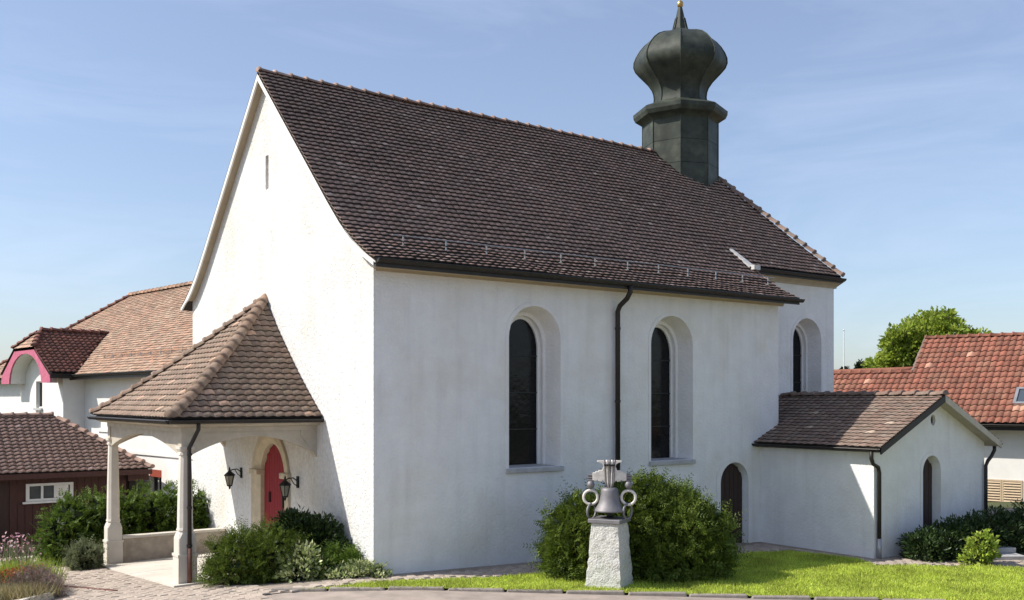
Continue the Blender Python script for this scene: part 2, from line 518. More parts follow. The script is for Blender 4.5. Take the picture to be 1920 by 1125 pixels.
def ridge_tiles(roof, pts, m, ln=.36, r=.12, flat=.85, name='ridge_tile', sink=.02):
    """half round tiles laid along a polyline from low to high"""
    pts = [Vector(p) for p in pts]
    n = 8
    vs, fs = [], []
    for i, (y, rr, dz) in enumerate(((0, r * 1.12, .03), (.06, r * 1.12, .03), (.07, r, .02), (ln * 1.12, r * .92, 0))):
        for k in range(n + 1):
            a = math.pi * k / n
            vs.append((rr * math.cos(a), y, rr * flat * math.sin(a) + dz - sink))
    for i in range(3):
        for k in range(n):
            fs.append((i * (n + 1) + k, i * (n + 1) + k + 1, (i + 1) * (n + 1) + k + 1, (i + 1) * (n + 1) + k))
    c = len(vs); vs.append((0, 0, -sink))
    for k in range(n): fs.append((k + 1, k, c))
    me = bpy.data.meshes.new(name); me.from_pydata(vs, [], fs)
    for p in me.polygons: p.use_smooth = True
    me.materials.append(M[m])
    d = [0.0]
    for a, b in zip(pts, pts[1:]): d.append(d[-1] + (b - a).length)
    def at(s):
        for i in range(len(d) - 1):
            if s <= d[i + 1] + 1e-9 or i == len(d) - 2:
                return pts[i].lerp(pts[i + 1], (s - d[i]) / (d[i + 1] - d[i]))
    k = 0
    while (k + .6) * ln < d[-1]:
        a, b = at(k * ln), at(min((k + 1) * ln, d[-1]))
        T = (b - a).normalized(); X = T.cross(Vector((0, 0, 1))).normalized(); Z = X.cross(T)
        Mx = Matrix(((X.x, T.x, Z.x, a.x), (X.y, T.y, Z.y, a.y), (X.z, T.z, Z.z, a.z), (0, 0, 0, 1)))
        Mx = Mx @ Matrix.Rotation(rnd.uniform(-.02, .02), 4, 'Z') @ Matrix.Translation((0, 0, rnd.uniform(0, .008)))
        o = bpy.data.objects.new(name, me); COL.objects.link(o); o.parent = roof
        o.matrix_parent_inverse = Matrix.Identity(4); o.matrix_basis = Mx
        k += 1

def gutter(pts, r=.075, z=0):
    mb = MB()
    pts = [Vector(p) for p in pts]
    n = 8
    rings = []
    for i, p in enumerate(pts):
        t = (pts[min(i + 1, len(pts) - 1)] - pts[max(i - 1, 0)]); t.z = 0; t.normalize()
        s = Vector((t.y, -t.x, 0))
        rings.append([p + s * (r * math.cos(a)) + Vector((0, 0, r * math.sin(a))) for a in [math.pi + math.pi * k / n for k in range(n + 1)]])
    for a, b in zip(rings, rings[1:]): mb.strip(a, b, closed=False)
    mb.poly(rings[0]); mb.poly(rings[-1])
    t0 = pts[0] - pts[1]; s = Vector((t0.y, -t0.x, 0)).normalized()
    mb.tube([p + s * r for p in pts], .014, 6); mb.tube([p - s * r for p in pts], .014, 6)
    return mb

# ------------------------------------------------------------------ ground
sheet('ground', [(-900, -900), (900, -900), (900, 900), (-900, 900)], 'earth', -.03)
sheet('road', [(-30, -30), (30, -30), (30, -4), (9, -8.45), (5.4, -5.65), (2.05, -3.1), (-1.6, -.3), (-2.2, -.2), (-9, 1.0), (-30, 1.5)], 'asphalt', -.012)
sheet('courtyard', [(-30, 1.5), (-9, 1.0), (-2.2, -.2), (-1.6, -.3), (1.5, -1.2), (2.6, -1.5), (6.4, -3.2), (9.0, -3.3), (9.81, -3.88), (12.38, -5.73), (18, -9.8), (24, -9), (24, .5), (.3, .5), (.3, 13.5), (-30, 13.5)], 'joint', 0.0)
lawn = sheet('lawn', [(-1.6, -.28), (2.05, -3.06), (5.4, -5.6), (9, -8.4), (18, -15), (18, -9.8), (12.38, -5.73), (9.81, -3.88), (10.2, -3.3), (10.0, -1.5), (6.4, -1.35), (3.2, -1.42), (2.6, -1.5), (1.5, -1.2)], 'lawn', .02)

def inside(x, y, poly):
    c = False; j = len(poly) - 1
    for i in range(len(poly)):
        if (poly[i][1] > y) != (poly[j][1] > y) and x < (poly[j][0] - poly[i][0]) * (y - poly[i][1]) / (poly[j][1] - poly[i][1]) + poly[i][0]:
            c = not c
        j = i
    return c

# pavers of the court and the walk, each with its own edges
def pavers():
    mb = MB()
    rg = random.Random(3)
    lawnp = [(-1.7, -.3), (2.0, -3.2), (9, -8.6), (18, -15.2), (18, -9.7), (12.4, -5.66), (9.85, -3.8), (10.27, -3.3), (10.07, -1.44), (6.4, -1.29), (3.2, -1.36), (2.6, -1.42), (1.5, -1.12)]
    def ok(x, y):
        if x > -.05 and y > -.32 and x < 10.8: return False
        if x > -2.95 and y > 2.15: return False
        if x > 10.5 and y > -3.5: return False
        if x > -1.9 and .1 < y < 2.3: return False
        if inside(x, y, lawnp): return False
        if x < -4.75 and 2.6 < y < 6.2: return False
        if x > -2.2 and y < -.25 - .766 * (x + 2.2) : return False
        return True
    def piece(x, y, lx, ly):
        g = .006; z = .022 + rg.uniform(-.004, .004)
        a = [(x + g, y + g), (x + lx - g, y + g), (x + lx - g, y + ly - g), (x + g, y + ly - g)]
        c = .008
        b = [(x + g + c, y + g + c), (x + lx - g - c, y + g + c), (x + lx - g - c, y + ly - g - c), (x + g + c, y + ly - g - c)]
        tx, ty = rg.uniform(-.006, .006), rg.uniform(-.006, .006)
        v = [(px, py, hgt(px, py) + .002) for px, py in a] + [(px, py, hgt(px, py) + z + tx * (px - x) / lx + ty * (py - y) / ly) for px, py in b]
        mb.add(v, [(4, 5, 6, 7), (0, 1, 5, 4), (1, 2, 6, 5), (2, 3, 7, 6), (3, 0, 4, 7)])
    lx, ly = .16, .24
    for i in range(int(-7.4 / lx), int(14.5 / lx)):
        x = i * lx
        for j in range(int(-8.5 / ly), int(13 / ly)):
            y = j * ly + (ly / 2 if i % 2 else 0)
            if x > 0 and y > 0: continue
            if x < 0 and y < -2.0: continue
            if ok(x + lx / 2, y + ly / 2) and ok(x, y) and ok(x + lx, y + ly): piece(x, y, lx, ly)
    o = mb.build('court_paving', 'pave'); tag(o, 'pinkish clay pavers laid across the church court and walk', 'paving', kind='stuff')
pavers()

# long drain channel in the paving
mb = MB()
P = [(-4.42, 4.7), (-3.86, 2.75)]
for k in range(10):
    a = Vector((*P[0], 0)).lerp(Vector((*P[1], 0)), k / 10); b = Vector((*P[0], 0)).lerp(Vector((*P[1], 0)), (k + .93) / 10)
    t = (b - a).normalized(); s = Vector((t.y, -t.x, 0)) * .05
    q = [a - s, a + s, b + s, b - s]
    mb.add([(p.x, p.y, hgt(p.x, p.y) + .012) for p in q] + [(p.x, p.y, hgt(p.x, p.y) + .03) for p in q], [(4, 5, 6, 7), (0, 1, 5, 4), (1, 2, 6, 5), (2, 3, 7, 6), (3, 0, 4, 7)])
tag(mb.build('drain_channel', 'rust'), 'narrow rusty drain channel set in the pavers before the porch', 'drain')

# kerb stones along the lawn
kp = [Vector((-2.0, .02, 0)), Vector((2.05, -3.08, 0)), Vector((5.4, -5.62, 0)), Vector((9, -8.42, 0)), Vector((13, -11.5, 0))]
kerb = thing('lawn_kerb', 'low row of pale kerb stones edging the front of the lawn', 'kerb', (kp[1].x, kp[1].y, hgt(kp[1].x, kp[1].y)))
for a, b in zip(kp, kp[1:]):
    n = max(1, int((b - a).length / .95)); t = (b - a).normalized(); s = Vector((t.y, -t.x, 0))
    for k in range(n):
        p = a.lerp(b, (k + .5) / n); ln = (b - a).length / n - .006
        mb = MB().box((p.x + rnd.uniform(-.012, .012), p.y + rnd.uniform(-.012, .012), hgt(p.x, p.y) - .03 + rnd.uniform(-.006, .006)), (ln, .12, .15), (t, -s, Vector((0, 0, 1))), .93)
        bevel(mb.build('kerb_stone', 'kerb', kerb), .02)

# ------------------------------------------------------------------ church
church = thing('church', 'white rendered church with steep dark tiled roof and copper onion turret', 'church', (0, 0, -.05))
CY, EAVE = 5.22, -.40
W2 = 10.44
P_N = [(0, 5.80), (.40, 6.0), (.85, 6.27), (1.30, 6.60), (1.90, 7.14), (5.62, 10.70)]     # inward distance from the eave, height
zroof = lambda y: float(np.interp(min(y, W2 - y), [p[0] + EAVE for p in P_N], [p[1] for p in P_N]))
AX, T8 = 13.95, math.tan(math.pi / 8)

WIN = [(3.07, 4.41), (7.04, 8.39)]
def round_win(u0, u1, sillz, topz): return arch(u0, u1, sillz, topz - (u1 - u0) / 2, 18)
nave_holes = [round_win(a, b, 1.86, 5.20) for a, b in WIN]
door_hole = arch(9.33, 10.33, -.7, 1.24, 16)
mb = MB()
outer = [(0, -1.3), (11.5, -1.3), (11.5, 5.94), (0, 5.94)]
mb.panel(lambda u, v: (u, 0, v), outer, nave_holes + [door_hole])
mb.quad((11.5, 0, -1.3), (11.5, 1.3, -1.3), (11.5, 1.3, 6.75), (11.5, 0, 5.94))
# gable wall with portal and slit openings
DC = 4.90
portal = arch(DC - .92, DC + .92, -1.0, 1.50, 20)
slit = [(5.06, 8.05), (5.24, 8.05), (5.24, 8.82), (5.06, 8.82)]
ys = [0, .3, .6, .9, 1.3, 1.7, 2.5, 3.5, 4.4, CY]
g_out = [(0, -1.3)] + [(y, zroof(y) - .07) for y in ys] + [(W2 - y, zroof(y) - .07) for y in reversed(ys[:-1])] + [(W2, -1.3)]
mb.build('nave_wall', 'stucco', church)
MB().quad((0, W2, -1.3), (11.5, W2, -1.3), (11.5, W2, 5.94), (0, W2, 5.94)).build('rear_wall', 'stucco', church)
mb = MB().panel(lambda u, v: (0, u, v), g_out, [portal, slit])
mb.strip([(0, u, v) for u, v in slit], [(.12, u, v) for u, v in slit])
mb.build('gable_wall', 'gable', church)
MB().quad((.11, 5.05, 8.04), (.11, 5.25, 8.04), (.11, 5.25, 8.83), (.11, 5.05, 8.83)).build('slit_panel', mat('weathered_louvre', (.42, .34, .32), .8, .15, 9), church)
# choir and apse
ap = 5.22 - 1.3
oc = [(AX + ap * T8, 1.3), (AX + ap, CY - ap * T8), (AX + ap, CY + ap * T8), (AX + ap * T8, W2 - 1.3)]
cw = round_win(13.72, 14.98, 2.2, 5.56)
mb = MB().panel(lambda u, v: (u, 1.3, v), [(11.5, -1.3), (oc[0][0], -1.3), (oc[0][0], 6.74), (11.5, 6.74)], [cw])
for a, b in zip(oc, oc[1:]): mb.quad((*a, -1.3), (*b, -1.3), (*b, 6.74), (*a, 6.74))
mb.quad((oc[3][0], oc[3][1], -1.3), (11.5, oc[3][1], -1.3), (11.5, oc[3][1], 6.74), (oc[3][0], oc[3][1], 6.74))
mb.build('choir_wall', 'stucco', church)

def scaled(lp, ins, lift=0.0):
    us = [p[0] for p in lp]; c = (min(us) + max(us)) / 2; v0 = min(p[1] for p in lp); vt = max(p[1] for p in lp)
    hw = (max(us) - min(us)) / 2; k = (hw - ins) / hw
    return [(c + (u - c) * k, (v if v > v0 + 1e-6 else v0 + lift) - (ins * (v - v0) / (vt - v0) if v > v0 + 1e-6 else 0)) for u, v in lp]

def arched_window(parent, lp, y0, bars=True):
    f = lambda lp, y: [(u, y, v) for u, v in lp]
    mid = scaled(lp, .10); inn = scaled(lp, .17); pane = scaled(lp, .235)
    rim = scaled(lp, -.075)
    mb = MB()
    mb.strip(f(lp, y0), f(mid, y0 + .38)); mb.strip(f(mid, y0 + .38), f(inn, y0 + .385)); mb.strip(f(inn, y0 + .385), f(inn, y0 + .48)); mb.strip(f(inn, y0 + .48), f(pane, y0 + .48))
    mb.strip(f(pane, y0 + .48), f(pane, y0 + .53))
    w = mb.build('window', 'stucco', parent)
    # the raised plaster band round the opening
    b = MB()
    rim2 = [(u, v) for u, v in rim]
    i0 = 1
    A, B = rim2[1:] + rim2[:1], lp[1:] + lp[:1]
    b.strip(f(A, y0 - .014), f(B, y0 - .014), closed=False)
    b.strip(f(A, y0 + .002), f(A, y0 - .014), closed=False)
    b.strip(f(B, y0 - .014), f(B, y0 + .002), closed=False)
    b.build('surround', 'stucco', w)
    MB().panel(lambda u, v: (u, y0 + .52, v), pane).build('pane', 'glass', w)
    us = [p[0] for p in pane]; u0, u1 = min(us), max(us); v0 = min(p[1] for p in pane); v1 = max(p[1] for p in pane)
    for k in range(1, 4):
        z = v0 + (v1 - v0) * k / 4
        MB().bb(u0, u1, y0 + .495, y0 + .515, z - .014, z + .014).build('glazing_bar', 'iron', w)
    us = [p[0] for p in lp]; vb = min(p[1] for p in lp)
    s = MB()
    a, c = min(us) - .06, max(us) + .06
    s.add([(a, y0 - .07, vb - .10), (c, y0 - .07, vb - .10), (c, y0 - .07, vb - .012), (a, y0 - .07, vb - .012), (a, y0 + .5, vb - .10), (c, y0 + .5, vb - .10), (c, y0 + .5, vb + .03), (a, y0 + .5, vb + .03)],
          [(0, 1, 2, 3), (4, 5, 6, 7), (3, 2, 6, 7), (0, 1, 5, 4), (0, 3, 7, 4), (1, 2, 6, 5)])
    bevel(s.build('sill', 'sill', w), .012)
for lp in nave_holes: arched_window(church, lp, 0)
arched_window(church, cw, 1.3)

# small arched side door
f = lambda lp, y: [(u, y, v) for u, v in lp]
mb = MB()
rim = scaled(door_hole, -.13)
A, B = rim[1:] + rim[:1], door_hole[1:] + door_hole[:1]
mb.strip(f(A, -.03), f(B, -.03), False); mb.strip(f(A, .01), f(A, -.03), False); mb.strip(f(B, -.03), f(B, .01), False)
mb.strip(f(B, .01), f(scaled(door_hole, .03)[1:] + scaled(door_hole, .03)[:1], .18), False)
sd_ = mb.build('side_door', 'stucco', church)
ih = scaled(door_hole, .03)
u0, u1 = min(p[0] for p in ih), max(p[0] for p in ih)
MB().panel(lambda u, v: (u, .17, v), ih).build('door_leaf', 'wooddark', sd_)
for k in range(6):
    x = u0 + (u1 - u0) * (k + .5) / 6; hw = (u1 - u0) / 12 - .006
    top = 1.24 + math.sqrt(max(.02, .47 ** 2 - (x - 9.83) ** 2)) - .03
    MB().bb(x - hw, x + hw, .145, .165, -.6, top).build('plank', 'wooddark', sd_)
MB().tube([(9.52, .14, .35), (9.52, .09, .37), (9.52, .09, .47), (9.52, .14, .49)], .012, 6).build('handle', 'iron', sd_)

# main portal: stone surround, imposts, red plank door
fx = lambda lp, x: [(x, u, v) for u, v in lp]
outerp = arch(DC - 1.08, DC + 1.08, -1.0, 1.47, 20, .02)
inn1 = arch(DC - .80, DC + .80, -1.0, 1.51, 20, .04)
inn2 = arch(DC - .69, DC + .69, -1.0, 1.53, 20, .09)
cut = lambda l: l[1:] + l[:1]
mb = MB()
mb.strip(fx(cut(outerp), 0.0), fx(cut(outerp), -.06), False)
mb.strip(fx(cut(outerp), -.06), fx(cut(portal), -.06), False)
mb.strip(fx(cut(portal), -.06), fx(cut(inn1), -.01), False)
mb.strip(fx(cut(inn1), -.01), fx(cut(inn2), .02), False)
mb.strip(fx(cut(inn2), .02), fx(cut(inn2), .14), False)
po = mb.build('portal', 'sand', church)
for s in (-1, 1):
    a, b = sorted((DC + s * .67, DC + s * 1.13))
    bevel(MB().bb(-.10, .12, a, b, 1.53, 1.66).build('impost', 'sand', po), .02)
rd = MB().panel(lambda u, v: (.135, u, v), inn2).build('red_door', 'red', church)
for k in range(9):
    y = DC - .69 + 1.38 * (k + .5) / 9; hw = 1.38 / 18 - .005
    ii = [p for p in inn2[2:]]
    top = max(float(np.interp(y, sorted(p[0] for p in ii), [p[1] for p in sorted(ii)])) - .05, 1.2)
    MB().bb(.11, .13, y - hw, y + hw, -.6, top).build('plank', 'red', rd)
MB().bb(.08, .109, 5.20, 5.27, .92, 1.16).build('lock_plate', 'iron', rd)
MB().tube([(.11, 4.74, .28), (.06, 4.74, .30), (.06, 4.74, .46), (.11, 4.74, .5)], .02, 6).build('handle', 'iron', rd)
MB().bb(.08, .109, 4.42, 4.49, .85, 1.15).build('hinge_plate', 'iron', rd)

# roof body
umaxN = lambda h: 11.8 if h + EAVE < 1.08 else AX + (CY - h - EAVE) * T8
uminN = lambda h: -.20
mb = MB()
under_face(mb, (0, EAVE), (1, 0), (0, 1), P_N, uminN, umaxN, .02, (1.48,))
under_face(mb, (0, EAVE), (1, 0), (0, 1), P_N, uminN, umaxN, .09, (1.48,))
under_face(mb, (0, W2 - EAVE), (1, 0), (0, -1), P_N, uminN, umaxN, .0, (1.48,))
under_face(mb, (0, W2 - EAVE), (1, 0), (0, -1), P_N, uminN, umaxN, .09, (1.48,))
roof = mb.build('roof', 'under', church)
ea = CY - 1.08; ze = zroof(1.08)
oe = [(AX + ea * T8, 1.08), (AX + ea, CY - ea * T8), (AX + ea, CY + ea * T8), (AX + ea * T8, W2 - 1.08)]
mb = MB()
for a, b in zip(oe, oe[1:]):
    mb.add([(*a, ze), (*b, ze), (AX, CY, 10.72)], [(0, 1, 2)])
    mb.add([(*a, ze - .10), (*b, ze - .10), (*b, ze), (*a, ze)], [(0, 1, 2, 3)])
mb.build('apse_roof', 'tile_dark', roof)
roof_face(roof, (0, EAVE), (1, 0), (0, 1), P_N, uminN, umaxN, .170, .166, 'tile_dark', wave=.012, thick=.034, nind=300, seed=11, seg=6, jit=.007, sag=.012)
ridge_tiles(roof, [(-.2, CY, 10.72), (AX - .1, CY, 10.72)], 'tile_dark', .38, .105, .75)
ridge_tiles(roof, [(oe[0][0], oe[0][1], ze + .05), (AX, CY, 10.75)], 'tile_annex', .36, .12)
# verge boards and soffit on the gable
yy = [EAVE + .02, -.2, 0, .25, .5, .75, 1, 1.3, 1.6, 2, 3, 4, CY]
def verge(sgn):
    Y = (lambda y: y) if sgn > 0 else (lambda y: W2 - y)
    b = MB(); s = MB()
    top = [(Y(y), zroof(y) - .045) for y in yy]; bot = [(Y(y), zroof(y) - (.19 if y > .2 else .13)) for y in yy]
    for (t0, t1, b0, b1) in zip(top, top[1:], bot, bot[1:]):
        for x in (-.205, -.165): b.quad((x, *t0), (x, *t1), (x, *b1), (x, *b0))
        b.quad((-.205, *b0), (-.205, *b1), (-.165, *b1), (-.165, *b0))
        s.quad((-.165, b0[0], b0[1] + .05), (-.165, b1[0], b1[1] + .05), (.02, b1[0], b1[1] + .05), (.02, b0[0], b0[1] + .05))
    b.build('verge_board', 'whitewood', roof); s.build('verge_soffit', 'tan', roof)
verge(1); verge(-1)

# moulded cornice under the eaves, gutters, downpipe
def cornice(pts, nrm, z, m='tan'):
    k = .75 if z > 6 else 1.0
    prof = [(d * k, q) for d, q in [(0, -.22), (.04, -.22), (.05, -.17), (.11, -.13), (.19, -.10), (.22, -.04), (.28, 0), (0, 0)]]
    mb = MB()
    A = [(pts[0][0] + nrm[0] * d, pts[0][1] + nrm[1] * d, z + q) for d, q in prof]
    B = [(pts[1][0] + nrm[0] * d, pts[1][1] + nrm[1] * d, z + q) for d, q in prof]
    mb.strip(A, B); mb.poly(A); mb.poly(B)
    return mb
cornice(((0.02, .01), (11.66, .01)), (0, -1), 5.86).build('cornice', 'tan', church)
cornice(((11.52, 1.31), (oc[0][0] + .10, 1.31)), (0, -1), 6.70).build('cornice', 'tan', church)
dn = (math.sin(math.pi / 4), -math.sin(math.pi / 4))
cornice(((oc[0][0] - .0, oc[0][1]), oc[1]), dn, 6.70).build('cornice', 'tan', church)
gutter([(-.16, EAVE - .045, 5.80), (11.88, EAVE - .045, 5.78)], .07).build('gutter', 'metal', church)
MB().bb(-.16, 11.8, EAVE - .02, EAVE + .02, 5.66, 5.83).build('fascia', 'metal', church)
gutter([(11.6, 1.03, ze - .02), (oe[0][0] + .03, 1.03, ze - .03), (oe[1][0] + .03, oe[1][1] - .03, ze - .04)], .065).build('gutter', 'metal', church)
MB().bb(11.6, oe[0][0], 1.06, 1.10, ze - .14, ze - .01).build('fascia', 'metal', church)
dp = MB().tube([(6.0, -.46, 5.74), (6.0, -.45, 5.60), (5.985, -.36, 5.46), (5.96, -.16, 5.32), (5.95, -.10, 5.2), (5.95, -.10, -.35)], .055, 8).build('downpipe', 'metal', church, True)
for z in (4.8, 3.2, 1.6): MB().lathe((5.95, -.10, z), [(.066, 0), (.066, .05)], 10).build('pipe_clip', 'metal', dp)
# lead strip where the choir eave meets the nave roof
mb = MB()
a, b = Vector((11.5, 1.58, zroof(1.58) + .06)), Vector((11.68, 1.0, zroof(1.0) + .07))
for k in range(6):
    p = a.lerp(b, k / 6); q = a.lerp(b, (k + 1) / 6 + .01)
    t = (q - p).normalized()
    mb.box((p + q) / 2, (.12 + .02 * k, (q - p).length, .05), (Vector((1, 0, 0)), t, Vector((1, 0, 0)).cross(t)))
mb.box(b + Vector((.04, -.04, -.02)), (.24, .2, .12))
mb.build('lead_flashing', 'lead', roof)
# snow guard: stanchions and two rails
vg = .62
zs_ = lambda y: zroof(y)
yg = EAVE + .62
for k in range(12):
    x = .75 + k * .965
    p = Vector((x, yg, zs_(yg) + .07))
    MB().box(p + Vector((0, 0, .09)), (.028, .02, .19)).box(p + Vector((0, .06, .0)), (.03, .16, .015)).build('snow_guard_hook', 'zinc', roof)
for dz in (.14, .25):
    MB().tube([(.5, yg - .03, zs_(yg) + dz), (11.6, yg - .03, zs_(yg) + dz)], .011, 5).build('snow_guard_rail', 'metal' if dz < .2 else 'zinc', roof)

# ------------------------------------------------------------------ onion turret (part of the church)
TX, TY = 13.32, CY
K = 30.03 / 1827
KR = K * .972
zt = lambda py: 3.23 + (752 - py) * K
a8 = 0.0
def octv(r, k, z): return (TX + r * math.cos(a8 + k * math.pi / 4), TY + r * math.sin(a8 + k * math.pi / 4), z)
tur = MB().lathe((TX, TY, 0), [(1.11, 9.2), (1.11, zt(233))], 8, a8).build('bell_turret', 'copper', church)
zl = [9.25, 10.35, 11.05, zt(236)]
for k in range(8):
    for z0, z1 in zip(zl, zl[1:]):
        mb = MB()
        dz = .12 if k in (4, 5) else 0
        a, b = Vector(octv(1.145, k, z0)), Vector(octv(1.145, k + 1, z0))
        g = (b - a) * .012
        A = [a + g, b - g, Vector((b.x, b.y, z1 - .012)) - g, Vector((a.x, a.y, z1 - .012)) + g]
        c = Vector((TX, TY, 0)); ins = lambda p: Vector((TX + (p.x - TX) * .972, TY + (p.y - TY) * .972, p.z))
        Bq = [ins(p) for p in A]
        mb.poly(A); mb.strip(A, Bq)
        mb.build('copper_panel', 'copper', tur)
    e = octv(1.152, k, 0)
    MB().tube([(e[0], e[1], 9.25), (e[0], e[1], zt(236))], .016, 6).build('corner_seam', 'copper', tur)
cp = [(71, 238), (74, 234), (78, 231), (86, 227), (89.5, 220), (90, 213), (86, 211), (66, 203), (54, 199), (51, 196)]
MB().lathe((TX, TY, 0), [(r * KR, zt(y)) for r, y in cp], 8, a8).build('cornice', 'copper', tur)
dome = [(51, 197), (49.5, 190), (49, 184), (50, 176), (53, 168), (60, 158), (69, 149), (78, 140), (85, 132), (88.5, 123), (88, 114), (84, 104), (77, 93), (68, 83), (56, 74), (42, 68), (26, 63.5), (17, 60), (13.5, 54), (11, 44), (8.5, 34), (6, 22), (4, 14)]
for k in range(8):
    mb = MB()
    A = [octv(r * KR, k, zt(y)) for r, y in dome]; Bq = [octv(r * KR, k + 1, zt(y)) for r, y in dome]
    mb.strip(A, Bq, False)
    o = mb.build('dome_panel', 'copper', tur, True)
    o.data.polygons[0].use_smooth = True
    MB().tube([octv(r * KR + .008, k, zt(y)) for r, y in dome[:-2]], .018, 6).build('dome_seam', 'copper', tur)
MB().lathe((TX, TY, zt(8)), [(.02, -.13), (.085, -.07), (.10, 0), (.085, .07), (.03, .11), (.02, .13), (.015, .7), (.004, .72)], 14).build('gilded_finial', 'gold', tur, True)
MB().add([octv(1.19, 4, 10.15), octv(1.19, 5, 9.1), octv(1.5, 5, 9.0), octv(1.5, 4, 9.9)], [(0, 1, 2, 3)]).build('flashing', 'copper', tur)

# ------------------------------------------------------------------ porch
PX, PY0, PY1, PC = -3.03, 2.19, 8.31, 5.25
porch = thing('entrance_porch', 'open porch with hipped brown tile roof on pale columns before the red door', 'porch', (-1.5, PC, -.4))
ZE, ZA = 2.90, 5.55
fr = [0, .1, .2, .35, .5, .7, .85, 1]
zz = [ZE + (ZA - ZE) * (.80 * t + .20 * t ** 1.9) for t in fr]
D1, D2 = -PX, PC - PY0
pA = [(t * D1, z) for t, z in zip(fr, zz)]        # front face, inward +X
pB = [(t * D2, z) for t, z in zip(fr, zz)]        # side faces
mb = MB()
um1 = lambda h: D2 * h / D1; ux1 = lambda h: 2 * D2 - D2 * h / D1
um2 = lambda h: D1 * h / D2; ux2 = lambda h: D1 + .0
for dr in (.0, .06):
    under_face(mb, (PX, PY1), (0, -1), (1, 0), pA, um1, ux1, dr)
    under_face(mb, (PX, PY0), (1, 0), (0, 1), pB, um2, ux2, dr)
    under_face(mb, (PX, PY1), (1, 0), (0, -1), pB, um2, ux2, dr)
pr_ = mb.build('roof', 'under', porch)
roof_face(pr_, (PX, PY0), (1, 0), (0, 1), pB, um2, lambda h: D1 - .03, .205, .182, 'tile_porch', wave=.022, thick=.024, nind=170, seed=21)
roof_face(pr_, (PX, PY1), (0, -1), (1, 0), pA, um1, ux1, .205, .182, 'tile_porch', wave=.022, thick=.024, nind=130, seed=22)
roof_face(pr_, (0, PY1), (-1, 0), (0, -1), pB, lambda h: .03, lambda h: D1 - D1 * h / D2, .205, .182, 'tile_porch', wave=.022, thick=.024, nind=0, seed=23)
hip = lambda y0, s: [(PX + t * D1, y0 + s * t * D2, z + .03) for t, z in zip(fr, zz)]
ridge_tiles(pr_, hip(PY0, 1), 'tile_porch', .30, .125, .95)
ridge_tiles(pr_, hip(PY1, -1), 'tile_porch', .30, .11, .95)
gp = [(0.0, PY1 + .05, ZE - .04), (PX - .05, PY1 + .05, ZE - .04), (PX - .05, PY0 - .05, ZE - .04), (-.02, PY0 - .05, ZE - .04)]
for a, b in zip(gp, gp[1:]):
    gutter([Vector(b), Vector(a)] , .06).build('gutter', 'metal', porch)
# eaves boarding: cream cornice frame and ceiling
mb = MB()
for i, (ins, z) in enumerate(((.03, ZE - .05), (.05, ZE - .16), (.16, ZE - .22), (.20, ZE - .30))):
    pass
lv = [(.04, ZE - .04), (.06, ZE - .12), (.16, ZE - .16), (.26, ZE - .17), (.26, ZE - .26)]
def ringp(ins, z): return [(-.003, PY1 - ins, z), (PX + ins, PY1 - ins, z), (PX + ins, PY0 + ins, z), (-.003, PY0 + ins, z)]
for a, b in zip(lv, lv[1:]): mb.strip(ringp(*a), ringp(*b), False)
mb.poly(ringp(.05, ZE - .05))
mb.build('eaves_cornice', 'beam', porch)
COLX, CY0, CY1 = -2.66, 2.56, 7.94
def arch_board(fn, L, zt_, rise, drop, m='beam', cusp=.25):
    n = 24; low = []
    for k in range(n + 1):
        t = k / n; q = abs(2 * t - 1)
        low.append((t * L, zt_ - .10 - rise * (1 - (1 - q ** 2.1) * 1.0) if True else 0))
    low = [(u, zt_ - drop + (drop - .16) * (1 - abs(2 * u / L - 1) ** 1.9) - (.0)) for u, _ in low]
    return MB().prism(fn, [(0, zt_), (0, low[0][1])] + low[1:-1] + [(L, low[-1][1]), (L, zt_)], .14)
zb = ZE - .20
arch_board(lambda u, v, w: (COLX - .07 + w, CY0 + u, v), CY1 - CY0, zb, .3, .55).build('arched_beam', 'beam', porch)
for y in (CY0, CY1):
    arch_board(lambda u, v, w: (COLX + u, y - .07 + w, v), -COLX, zb, .3, .55).build('arched_beam', 'beam', porch)
def column(x, y):
    g = hgt(x, y)
    c = MB()
    # pedestal block, chamfered base, swelling shaft, necking and cap
    c.box((x, y, g + .22), (.36, .36, .64), None, .97)
    c.box((x, y, g + .56), (.38, .38, .05))
    def sq(r, ch, z):
        p = []
        for sx, sy in ((1, 1), (-1, 1), (-1, -1), (1, -1)):
            q = [(sx * r, sy * (r - ch)), (sx * (r - ch), sy * r)]
            if sx * sy < 0: q.reverse()
            p += [(x + a, y + b, z) for a, b in q]
        return p
    z0 = g + .58; z1 = 2.34
    lev = [(.165, .012, z0), (.165, .014, z0 + .30), (.15, .05, z0 + .38), (.128, .045, z0 + .42), (.140, .05, z0 + .45), (.128, .055, z0 + .50)]
    for k in range(1, 9):
        t = k / 8; lev.append((.128 - .028 * t ** 1.5, .055 - .012 * t, z0 + .50 + (z1 - .14 - z0 - .50) * t))
    lev += [(.118, .04, z1 - .13), (.118, .04, z1 - .09), (.102, .03, z1 - .08), (.14, .02, z1 - .02), (.14, .015, z1 + .03)]
    rg = [sq(*l) for l in lev]
    for a, b in zip(rg, rg[1:]): c.strip(a, b)
    c.poly(rg[-1])
    o = c.build('column', 'slab', porch)
    MB().bb(x - .10, x + .10, y - .10, y + .10, z1 + .03, zb).build('capital_block', 'beam', porch)
column(COLX, CY0); column(COLX, CY1)
# brackets against the church wall
for y in (CY0, CY1):
    MB().prism(lambda u, v, w: (-.35 + u, y - .085 + w, v), [(.0, zb - .16), (.35, zb - .62), (.35, zb - .02), (0, zb - .02)], .17).build('wall_bracket', 'beam', porch)
